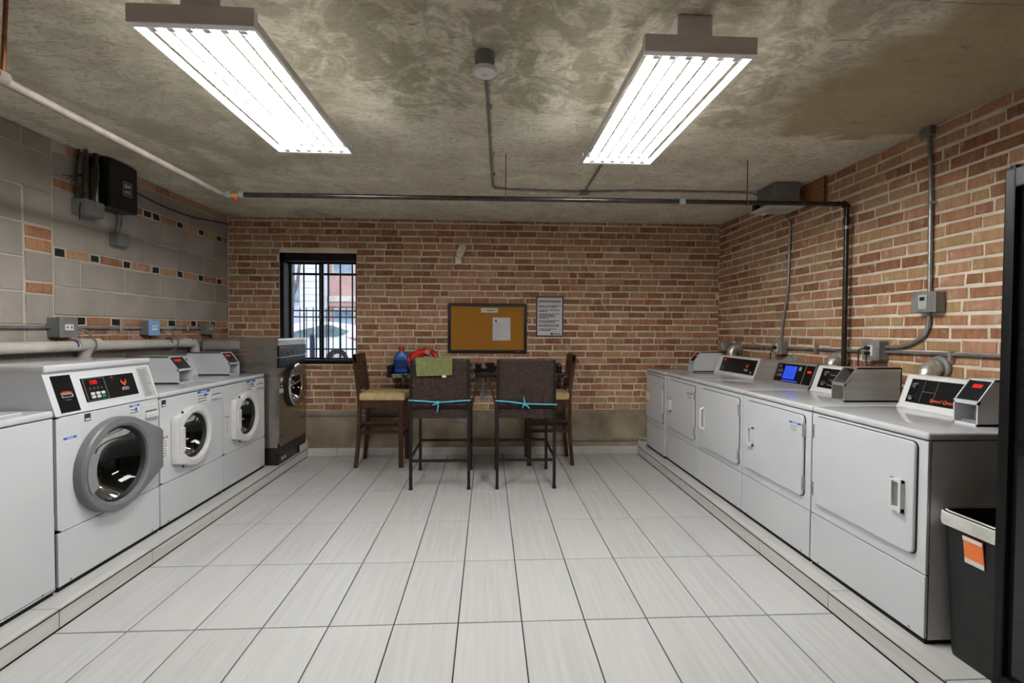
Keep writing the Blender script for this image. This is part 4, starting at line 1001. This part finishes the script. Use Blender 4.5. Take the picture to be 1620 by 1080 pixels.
# vending machine at the right edge, with a slim bin beside it
v = root('vending_machine', 'black vending machine with a glass front at the right edge of the picture', 'vending machine', (1.944, -.66, ZP), -PI/2)
w_, h = .92, 1.872
mb = MB().add([(0,.03,.03),(w_,.03,.03),(w_,.80,.03),(0,.80,.03),(0,.03,h),(w_,.03,h),(w_,.80,h),(0,.80,h)], [(0,1,2,3),(1,5,6,2),(2,6,7,3),(3,7,4,0),(7,6,5,4)]); mb.build('cabinet', 'vending_black', v)
for x in (.05, w_-.05): B(x-.03, x+.03, .05, .12, 0, .03).build('foot', 'vending_black', v)
dr = MB().box(0, .035, 0, .05, .04, h, bev=.006).box(.66, w_, 0, .05, .04, h, bev=.006).box(.03, .67, 0, .05, h-.07, h, bev=.006).box(.03, .67, 0, .05, .04, .10, bev=.006).build('door', 'vending_black', v)
B(.035, .66, .02, .028, .10, h-.07).build('glass', 'vending_glass', v)
for k in range(6): B(.04, .65, .10, .70, .35+.24*k, .362+.24*k).build('shelf', 'vending_black', v)
MB().box(.70, .88, -.008, .0, 1.2, 1.36, bev=.003).build('keypad', 'grey_plastic', dr); MB().box(.74, .84, -.006, 0, 1.0, 1.04, bev=.002).build('coin_slot', 'chrome', dr)
MB().tube([(.018, .02, h), (.018, .02, h+.012)], .014, 10).build('hinge_pin', 'vending_black', v)
b = root('trash_bin', 'slim black bin with a pale liner beside the nearest dryer', 'bin', (1.99, -.525, ZP), 0)
def rl(x0, x1, y0, y1, r, z): return [(x, y, z) for x, y in rrect(x0, x1, y0, y1, r, 5)]
MB().loft([rl(.034, .516, -.098, .098, .03, .0), rl(.03, .52, -.102, .102, .035, .02), rl(.006, .545, -.118, .118, .035, .56), rl(0, .55, -.122, .122, .035, .565), rl(0, .55, -.122, .122, .035, .585), rl(.012, .538, -.11, .11, .03, .583), rl(.06, .49, -.075, .075, .03, .03)], cap1=True).build('bucket', 'bin_black', b, smooth=True)
MB().loft([rl(-.003, .553, -.125, .125, .036, .528), rl(-.005, .555, -.127, .127, .036, .545), rl(-.004, .554, -.126, .126, .036, .577), rl(.010, .540, -.112, .112, .03, .588), rl(.03, .52, -.095, .095, .03, .35)], cap0=False, cap1=False).build('liner', 'bin_liner', b, smooth=True)
s = MB().add([(.003, -.055, .515), (.003, .018, .515), (.014, .018, .41), (.014, -.055, .41), (-.002, -.055, .515), (-.002, .018, .515), (.010, .018, .41), (.010, -.055, .41)], [(4,5,6,7), (0,1,5,4), (1,2,6,5), (2,3,7,6), (3,0,4,7)]).build('label', 'label_orange', b)
MB().add([(-.004, -.055, .515), (-.004, .018, .515), (-.002, .018, .50), (-.002, -.055, .50)], [(0,1,2,3)]).build('label_border', 'sticker_white', s); MB().add([(.007, -.055, .43), (.007, .018, .43), (.0095, .018, .41), (.0095, -.055, .41)], [(0,1,2,3)]).build('label_border', 'sticker_white', s)

# ================================================================ COUNTER, STOOLS AND WHAT LIES ON THEM
YT0 = 2.64
c = root('counter', 'black marbled counter shelf bracketed to the brick wall', 'counter', (0, YB, .95))
yd = YT0-YB
MB().box(-.90, .965, yd, -.02, -.04, 0, bev=.006).build('top', 'marble_black', c)
MB().box(-.90, .965, -.045, -.012, 0, .092, bev=.004).build('backsplash', 'marble_black', c); MB().box(-.90, -.872, yd+.02, -.046, 0, .085, bev=.004).build('end_upstand', 'marble_black', c)
for x, zl in ((-.80, -.19), (.08, -.34), (.90, -.19)):
    k = MB().box(x-.017, x+.017, -.022, -.014, zl, -.04).box(x-.012, x+.012, yd+.08, -.015, -.048, -.04).build('bracket', 'galvanized', c)
    MB().bar((x-.01, -.025, zl+.02), (x-.01, yd+.12, -.05), .006, .014).build('brace', 'conduit_steel', k)
# wicker bar chairs with their backs to the camera
def wicker_chair(x0, label):
    t = root('wicker_chair', label, 'chair', (x0, 1.91, 0), group='wicker bar chairs'); w_ = .507; dd = .59; q = .026
    for x in (0, w_):
        sg = -1 if x == 0 else 1
        MB().bar((x, 0, 0), (x, 0, .70), q, q).bar((x, 0, .70), (x+ -sg*.006, .012, 1.145), q, q).build('rear_leg', 'frame_metal_dark', t)
        MB().bar((x, dd, 0), (x, dd, .72), q, q).build('front_leg', 'frame_metal_dark', t)
        MB().bar((x, 0, .28), (x, dd, .28), .018, .02).build('side_stretcher', 'frame_metal_dark', t)
        # flaring arm panel in wicker
        o = sg*.075
        lo = [[(x, dd, .66), (x+sg*.02, dd, .66), (x+sg*.02, dd-.10, .66), (x, dd-.10, .66)], [(x+o*.25, dd+.01, .76), (x+o*.25+sg*.02, dd+.01, .76), (x+o*.25+sg*.02, dd-.09, .76), (x+o*.25, dd-.09, .76)],
              [(x+o, dd+.03, .93), (x+o+sg*.02, dd+.03, .93), (x+o+sg*.02, dd-.07, .93), (x+o, dd-.07, .93)]]
        MB().loft(lo).build('arm_post', 'wicker', t)
        MB().bar((x+o*.9, dd+.03, .92), (x, .02, .95), .03, .022).build('arm_rest', 'wicker', t)
        MB().bar((x, 0, .02), (x, 0, .0), q+.004, q+.004).bar((x, dd, .02), (x, dd, 0), q+.004, q+.004).build('foot_cap', 'rubber_black', t)
    MB().bar((0, 0, .255), (w_, 0, .255), .018, .022).build('rear_stretcher', 'frame_metal_dark', t); MB().bar((0, dd, .30), (w_, dd, .30), .018, .022).build('front_stretcher', 'frame_metal_dark', t)
    MB().box(.01, w_-.01, .02, dd, .68, .735, bev=.012).build('seat', 'wicker', t)
    MB().bar((0, 0, .725), (w_, 0, .725), .02, .012).build('back_rail', 'frame_metal_dark', t)
    MB().bar((.008, .012, 1.142), (w_-.008, .012, 1.142), .024, .016).build('top_rail', 'wicker', t)
    def weave(z0, z1, nm):
        B(.018, w_-.018, .006, .014, z0, z1).build(nm, 'wicker_back_fill', t)
        mb = MB(); n = int((z1-z0)/.0115); cols = 40
        for r in range(n):
            zc = z0+(r+.5)*(z1-z0)/n; a = []; 
            for c_ in range(cols+1):
                x = .016+(w_-.032)*c_/cols; y = .0035+.0035*math.cos(math.pi*(c_+r % 2)); a.append((x, y, zc))
            vs_ = [(x, y, z-.0046) for x, y, z in a]+[(x, y-.0016, z) for x, y, z in a]+[(x, y, z+.0046) for x, y, z in a]
            k = cols+1; mb.add(vs_, [(i, i+1, i+1+k, i+k) for i in range(cols)]+[(i+k, i+1+k, i+1+2*k, i+2*k) for i in range(cols)])
        tag(mb.build('weave', 'wicker', t, smooth=False), None, kind='stuff')
    weave(.735, 1.137, 'back_panel'); weave(.625, .712, 'apron_panel')
    return t
wicker_chair(-.535, 'brown wicker bar chair with the green towel over its back')
wicker_chair(.222, 'brown wicker bar chair without a towel, right of the other one')
def ribbon(x0, zl, zm, zr, up, label):
    t = root('ribbon', label, 'ribbon', (x0, 1.91, 0)); w_ = .507; y = -.02; xm = w_*.47
    def strip(pts, wz=.011):
        mb = MB(); n = len(pts); vs_ = []
        for p in pts: vs_ += [(p[0], p[1], p[2]-wz/2), (p[0], p[1], p[2]+wz/2), (p[0], p[1]+.002, p[2]+wz/2), (p[0], p[1]+.002, p[2]-wz/2)]
        fs = []
        for i in range(n-1):
            for j in range(4): fs.append((4*i+j, 4*i+(j+1) % 4, 4*i+4+(j+1) % 4, 4*i+4+j))
        return mb.add(vs_, fs)
    strip([(-.018, .02, zl), (-.018, y, zl), (.1, y, zl*.7+zm*.3), (xm, y, zm), (w_*.75, y, zm*.5+zr*.5), (w_+.018, y, zr), (w_+.018, .02, zr)]).build('band', 'ribbon_blue', t)
    MB().box(xm-.014, xm+.014, y-.014, y+.001, zm-.011, zm+.011, bev=.005).build('knot', 'ribbon_blue', t)
    tails = [[(xm, y-.006, zm), (xm+.002, y-.01, zm-.04), (xm-.008, y-.008, zm-.085)], [(xm, y-.006, zm), (xm-.025, y-.01, zm-.015), (xm-.045, y-.008, zm-.022)]]
    if up: tails = [[(xm, y-.006, zm), (xm+.028, y-.01, zm-.022), (xm+.045, y-.008, zm-.04)], [(xm, y-.006, zm), (xm-.004, y-.012, zm+.03), (xm-.008, y-.008, zm+.06)], [(xm, y-.006, zm), (xm-.012, y-.01, zm-.02), (xm-.02, y-.008, zm-.035)]]
    for pts in tails: MB().tube(pts, [.006, .007, .005], 6).build('tail', 'ribbon_blue', t)
ribbon(-.535, .79, .772, .79, False, 'light blue ribbon tied round the wicker chair with the towel')
ribbon(.222, .785, .757, .75, True, 'light blue ribbon tied round the towel-free wicker chair')
# green towel folded over the chair back
t = root('towel', 'olive green towel folded over a wicker chair back', 'towel', (-.494, 1.91, 1.156))
loops = []; n = 14
for i in range(n+1):
    u = i/n; x = .32*u; sk = .012*(1-u)
    front = .158-.012*u; wv = .004*math.sin(9*u)
    pth = [(-.020+wv*.6, -front), (-.019+wv, -front*.6), (-.018, -.03), (-.016, -.004), (0, .008), (.024, .008), (.04, -.004), (.044, -.05), (.045, -.10)]
    outer = [(x+sk*max(0, -z)/.15, y, z) for y, z in pth]; inner = [(x+sk*max(0, -z)/.15, y+(.006 if k < 4 else (-.006 if k > 5 else 0)), z-(.006 if 3 <= k <= 6 else 0)) for k, (y, z) in enumerate(pth)]
    loops.append(outer+inner[::-1])
MB().loft(loops).build('cloth', 'towel_green', t, smooth=True)
MB().box(.232, .268, -.024, -.021, -.168, -.148, bev=.001).build('care_tag', 'sticker_white', t)
# detergent bottle
t = root('detergent_bottle', 'blue detergent bottle with a red cap on the marbled counter', 'bottle', (-.79, 2.86, .951))
S = lambda z, a, b, r, dx=0: [(x+dx, y, z) for x, y in rrect(-a, a, -b, b, r, 4)]
MB().loft([S(0, .068, .038, .03), S(.006, .076, .044, .034), S(.10, .078, .045, .035), S(.16, .074, .042, .034), S(.20, .055, .036, .03, .002), S(.222, .03, .028, .025, .004), S(.232, .026, .026, .022, .004)]).build('body', 'bottle_blue', t, smooth=True)
MB().lathe([(.001, .278), (.027, .277), (.03, .27), (.031, .23), (.001, .23)], (.004, 0, 0), 'z', 22).build('cap', 'cap_red', t, smooth=True)
MB().loft([S(.035, .0775, .0462, .036), S(.135, .0785, .0462, .036)], cap0=False, cap1=False).build('label_band', 'bottle_label', t, smooth=True)
MB().tube([(.05, -.03, .17), (.068, -.036, .12), (.055, -.04, .07)], .009, 8).build('grip', 'bottle_blue', t, smooth=True)
# crumpled red pouch
t = root('detergent_pouch', 'crumpled red and white detergent pouch slumped beside the blue bottle', 'pouch', (-.575, 2.84, .951))
path = [(-.075, 0, .015), (-.10, .0, .085), (-.095, .0, .15), (-.03, .005, .19), (.06, .0, .225), (.13, .0, .215), (.165, .0, .15)]
loops = []; rn = random.Random(4)
pth = fillet(path, .06, 3)
for i, p_ in enumerate(pth):
    k = i/(len(pth)-1); a = .026+.03*math.sin(math.pi*min(1, k*1.1+.1)); b = .05
    tdir = (Vector(pth[min(i+1, len(pth)-1)])-Vector(pth[max(i-1, 0)])).normalized(); nv = Vector((-tdir.z, 0, tdir.x))
    loops.append([Vector(p_)+nv*(a*math.cos(q)*(1+rn.uniform(-.16, .16)))+Vector((0, b*math.sin(q)*(1+rn.uniform(-.12, .12)), 0)) for q in [2*PI*j/14 for j in range(14)]])
MB().loft(loops).build('pouch', 'bag_red', t, smooth=True)
MB().tube([(-.128, -.035, .135), (-.075, -.058, .115), (-.02, -.056, .145), (.06, -.05, .17)], .007, 7).build('white_stripe', 'bag_white', t, smooth=True)
MB().tube([(-.128, -.03, .155), (-.09, -.05, .13)], .006, 6).tube([(-.125, -.03, .08), (-.085, -.052, .11)], .006, 6).build('white_stripe', 'bag_white', t, smooth=True)
MB().box(-.10, -.055, -.056, -.045, .035, .10, bev=.01).build('white_patch', 'bag_white', t); MB().box(-.125, -.105, -.05, -.035, .03, .075, bev=.008).build('purple_patch', 'bag_purple', t)
rg = MB().lathe([(.018, 0), (.026, -.004), (.026, .004), (.018, .004), (.018, 0)], (.075, -.052, .222), 'y', 24).lathe([(.001, -.003), (.009, -.003), (.010, .004)], (.075, -.052, .222), 'y', 16).build('ring_emblem', 'bag_white', t, smooth=True)
# wooden bar stools
def stool(x, y, rz, label):
    # faces local -y ; back legs at +y
    t = root('bar_stool', label, 'chair', (x, y, 0), rz, group='wooden bar stools'); hw = .175; d_ = .42
    for s in (-1, 1):
        MB().bar((s*hw, 0, 0), (s*hw, 0, .69), .042, .042).build('front_leg', 'wood_dark', t)
        pts = [(d_+.035, 0), (d_+.012, .22), (d_, .45), (d_, .70), (d_+.012, .85), (d_+.05, 1.145)]; wd = .036
        lo = [[(s*hw-.018, y_-wd/2, z), (s*hw+.018, y_-wd/2, z), (s*hw+.018, y_+wd/2, z), (s*hw-.018, y_+wd/2, z)] for y_, z in pts]
        MB().loft(lo).build('back_post', 'wood_dark', t)
        MB().bar((s*hw, 0, .36), (s*hw, d_+.005, .36), .02, .03).build('low_stretcher', 'wood_dark', t); MB().bar((s*hw, .01, .645), (s*hw, d_, .645), .022, .07).build('side_rail', 'wood_dark', t)
        MB().bar((s*hw, 0, .46), (s*hw, d_, .46), .018, .024).build('side_stretcher', 'wood_dark', t)
    MB().bar((-hw, 0, .645), (hw, 0, .645), .022, .07).build('front_rail', 'wood_dark', t); MB().bar((-hw, d_, .645), (hw, d_, .645), .022, .07).build('rear_rail', 'wood_dark', t)
    MB().bar((-hw, 0, .30), (hw, 0, .30), .02, .034).build('footrest', 'wood_dark', t); MB().bar((-hw, d_, .40), (hw, d_, .40), .02, .026).build('rear_stretcher', 'wood_dark', t)
    MB().box(-hw-.035, hw+.035, -.045, d_-.005, .685, .765, bev=.03, seg=4).build('cushion', 'seat_cream', t, smooth=True)
    lo = [[(-hw-.018, d_+.02+o, z), (hw+.018, d_+.02+o, z), (hw+.018, d_+.042+o, z), (-hw-.018, d_+.042+o, z)] for z, o in ((1.07, .0), (1.155, .014))]
    MB().loft(lo).build('top_rail', 'wood_dark', t); MB().bar((-hw, d_+.008, .81), (hw, d_+.008, .81), .022, .035).build('lower_back_rail', 'wood_dark', t)
    for k in range(4):
        xx = -.108+.072*k; MB().bar((xx, d_+.01, .82), (xx, d_+.036, 1.08), .026, .010, up=(0, 1, 0)).build('back_slat', 'wood_dark', t)
    return t
stool(-.745, 2.775, PI/2, 'dark wooden bar stool with a cream seat under the window')
stool(.567, 2.80, -PI/2, 'dark wooden bar stool half hidden behind the right wicker chair')

# ================================================================ ON THE BACK WALL
YW = YB-.010
k = root('cork_board', 'cork notice board in a black frame on the brick wall', 'notice board', (-.308, YW, 1.152))
w_, h = .878, .55
B(.02, w_-.02, -.012, 0, .02, h-.02).build('cork', 'cork', k)
f_ = MB()
for a in ((0, w_, 0, .032), (0, w_, h-.032, h), (0, .032, .03, h-.03), (w_-.032, w_, .03, h-.03)): f_.box(a[0], a[1], -.024, 0, a[2], a[3], bev=.004)
f_.build('frame', 'frame_black', k)
B(w_-.12, w_-.085, -.0255, -.024, .01, .018).build('maker_plate', 'print_grey', k)
s = root('notice_strip', 'small white strip at the top edge of the cork board', 'notice', (.057, YW-.012, 1.60)); B(0, .19, -.002, 0, 0, .048).build('strip', 'paper', s)
B(.06, .14, -.003, -.002, .018, .028).build('print', 'print_grey', s)
for x in (.02, .16): MB().lathe([(.001, -.006), (.005, -.004), (.006, 0)], (x, -.002, .032), 'y', 10).build('pin', 'print_grey', s)
s = root('notice_sheet', 'white letter sheet pinned to the cork board', 'notice', (.188, YW-.012, 1.29)); B(0, .198, -.002, 0, 0, .255).build('sheet', 'paper', s)
mb = MB()
for i in range(7): mb.box(.03, .17-.02*(i % 3), -.0028, -.002, .05+.022*i, .054+.022*i)
tag(mb.build('print', 'sticker_grey', s), None, kind='stuff')
MB().lathe([(.001, -.003), (.012, -.003), (.012, -.002)], (.036, 0, .218), 'y', 14).build('round_mark', 'print_dark', s)
s = root('rules_sign', 'white printed laundry rules sign with a navy border right of the cork board', 'sign', (.675, YW, 1.337)); w_, h = .307, .45
B(0, w_, -.008, 0, 0, h).build('border', 'sign_navy', s); B(.014, w_-.014, -.010, -.008, .012, h-.014).build('face', 'paper', s)
mb = MB(); rn = random.Random(11)
def words(z, x0, x1, hgt):
    x = x0
    while x < x1-.01:
        l = min(rn.uniform(.014, .036), x1-x); mb.box(x, x+l, -.0108, -.010, z, z+hgt); x += l+.006
words(.388, .03, .277, .013); mb.box(.03, .277, -.0108, -.010, .380, .3825)
for z, e in ((.338, .28), (.322, .24), (.292, .27), (.276, .13), (.246, .275), (.231, .22), (.216, .23), (.201, .14), (.171, .26), (.155, .22), (.125, .27), (.109, .26), (.079, .225), (.063, .17)): words(z, .03, e, .009)
words(.024, .20, .275, .011)
tag(mb.build('print', 'print_dark', s), None, kind='stuff')
MB().lathe([(.001, -.012), (.013, -.012), (.013, -.010)], (.178, 0, .03), 'y', 16).build('round_mark', 'print_dark', s)
l = root('wall_sensor', 'tilted white oval motion sensor on a small bracket high on the back wall', 'sensor', (-.195, YW, 2.13))
MB().box(-.034, .034, -.03, 0, -.0, .085, bev=.006).build('bracket', 'device_white', l)
loops = []
ax = Vector((.45, 0, 1)).normalized(); sx = Vector((1, 0, -.45)).normalized(); ce = Vector((.032, -.055, .145))
for kk in range(9):
    q = kk/8; e_ = math.sqrt(max(0, 1-(2*q-1)**2)) if 0 < q < 1 else .25
    rr_ = max(.3, (1-abs(2*q-1)**3)**.4)
    loops.append([ce+ax*((q-.5)*.165)+sx*(.045*rr_*math.cos(a))+Vector((0, .028*rr_*math.sin(a), 0)) for a in [2*PI*j/18 for j in range(18)]])
hd = MB().loft(loops).build('sensor_head', 'lamp_cream', l, smooth=True)
for dz in (-.03, .03): MB().lathe([(.001, -.002), (.006, -.002), (.006, .004)], tuple(ce+ax*dz+Vector((.0, -.029, 0))), 'y', 10).build('lens', 'print_grey', hd)
c = root('floor_conduit', 'thin steel conduit stepping down along the concrete foot of the back wall', 'conduit', (0, YB-.027, 0))
MB().tube(fillet([(-1.83, 0, .462), (-.30, 0, .462), (-.27, 0, .40), (-.10, 0, .37), (-.09, 0, .30), (-.075, 0, .19), (.02, 0, .168), (1.93, 0, .168)], .06, 4), .0115, 10).build('conduit', 'conduit_steel', c, smooth=True)
MB().box(-.165, -.06, -.013, .012, .375, .392, bev=.003).build('strap', 'galvanized', c)
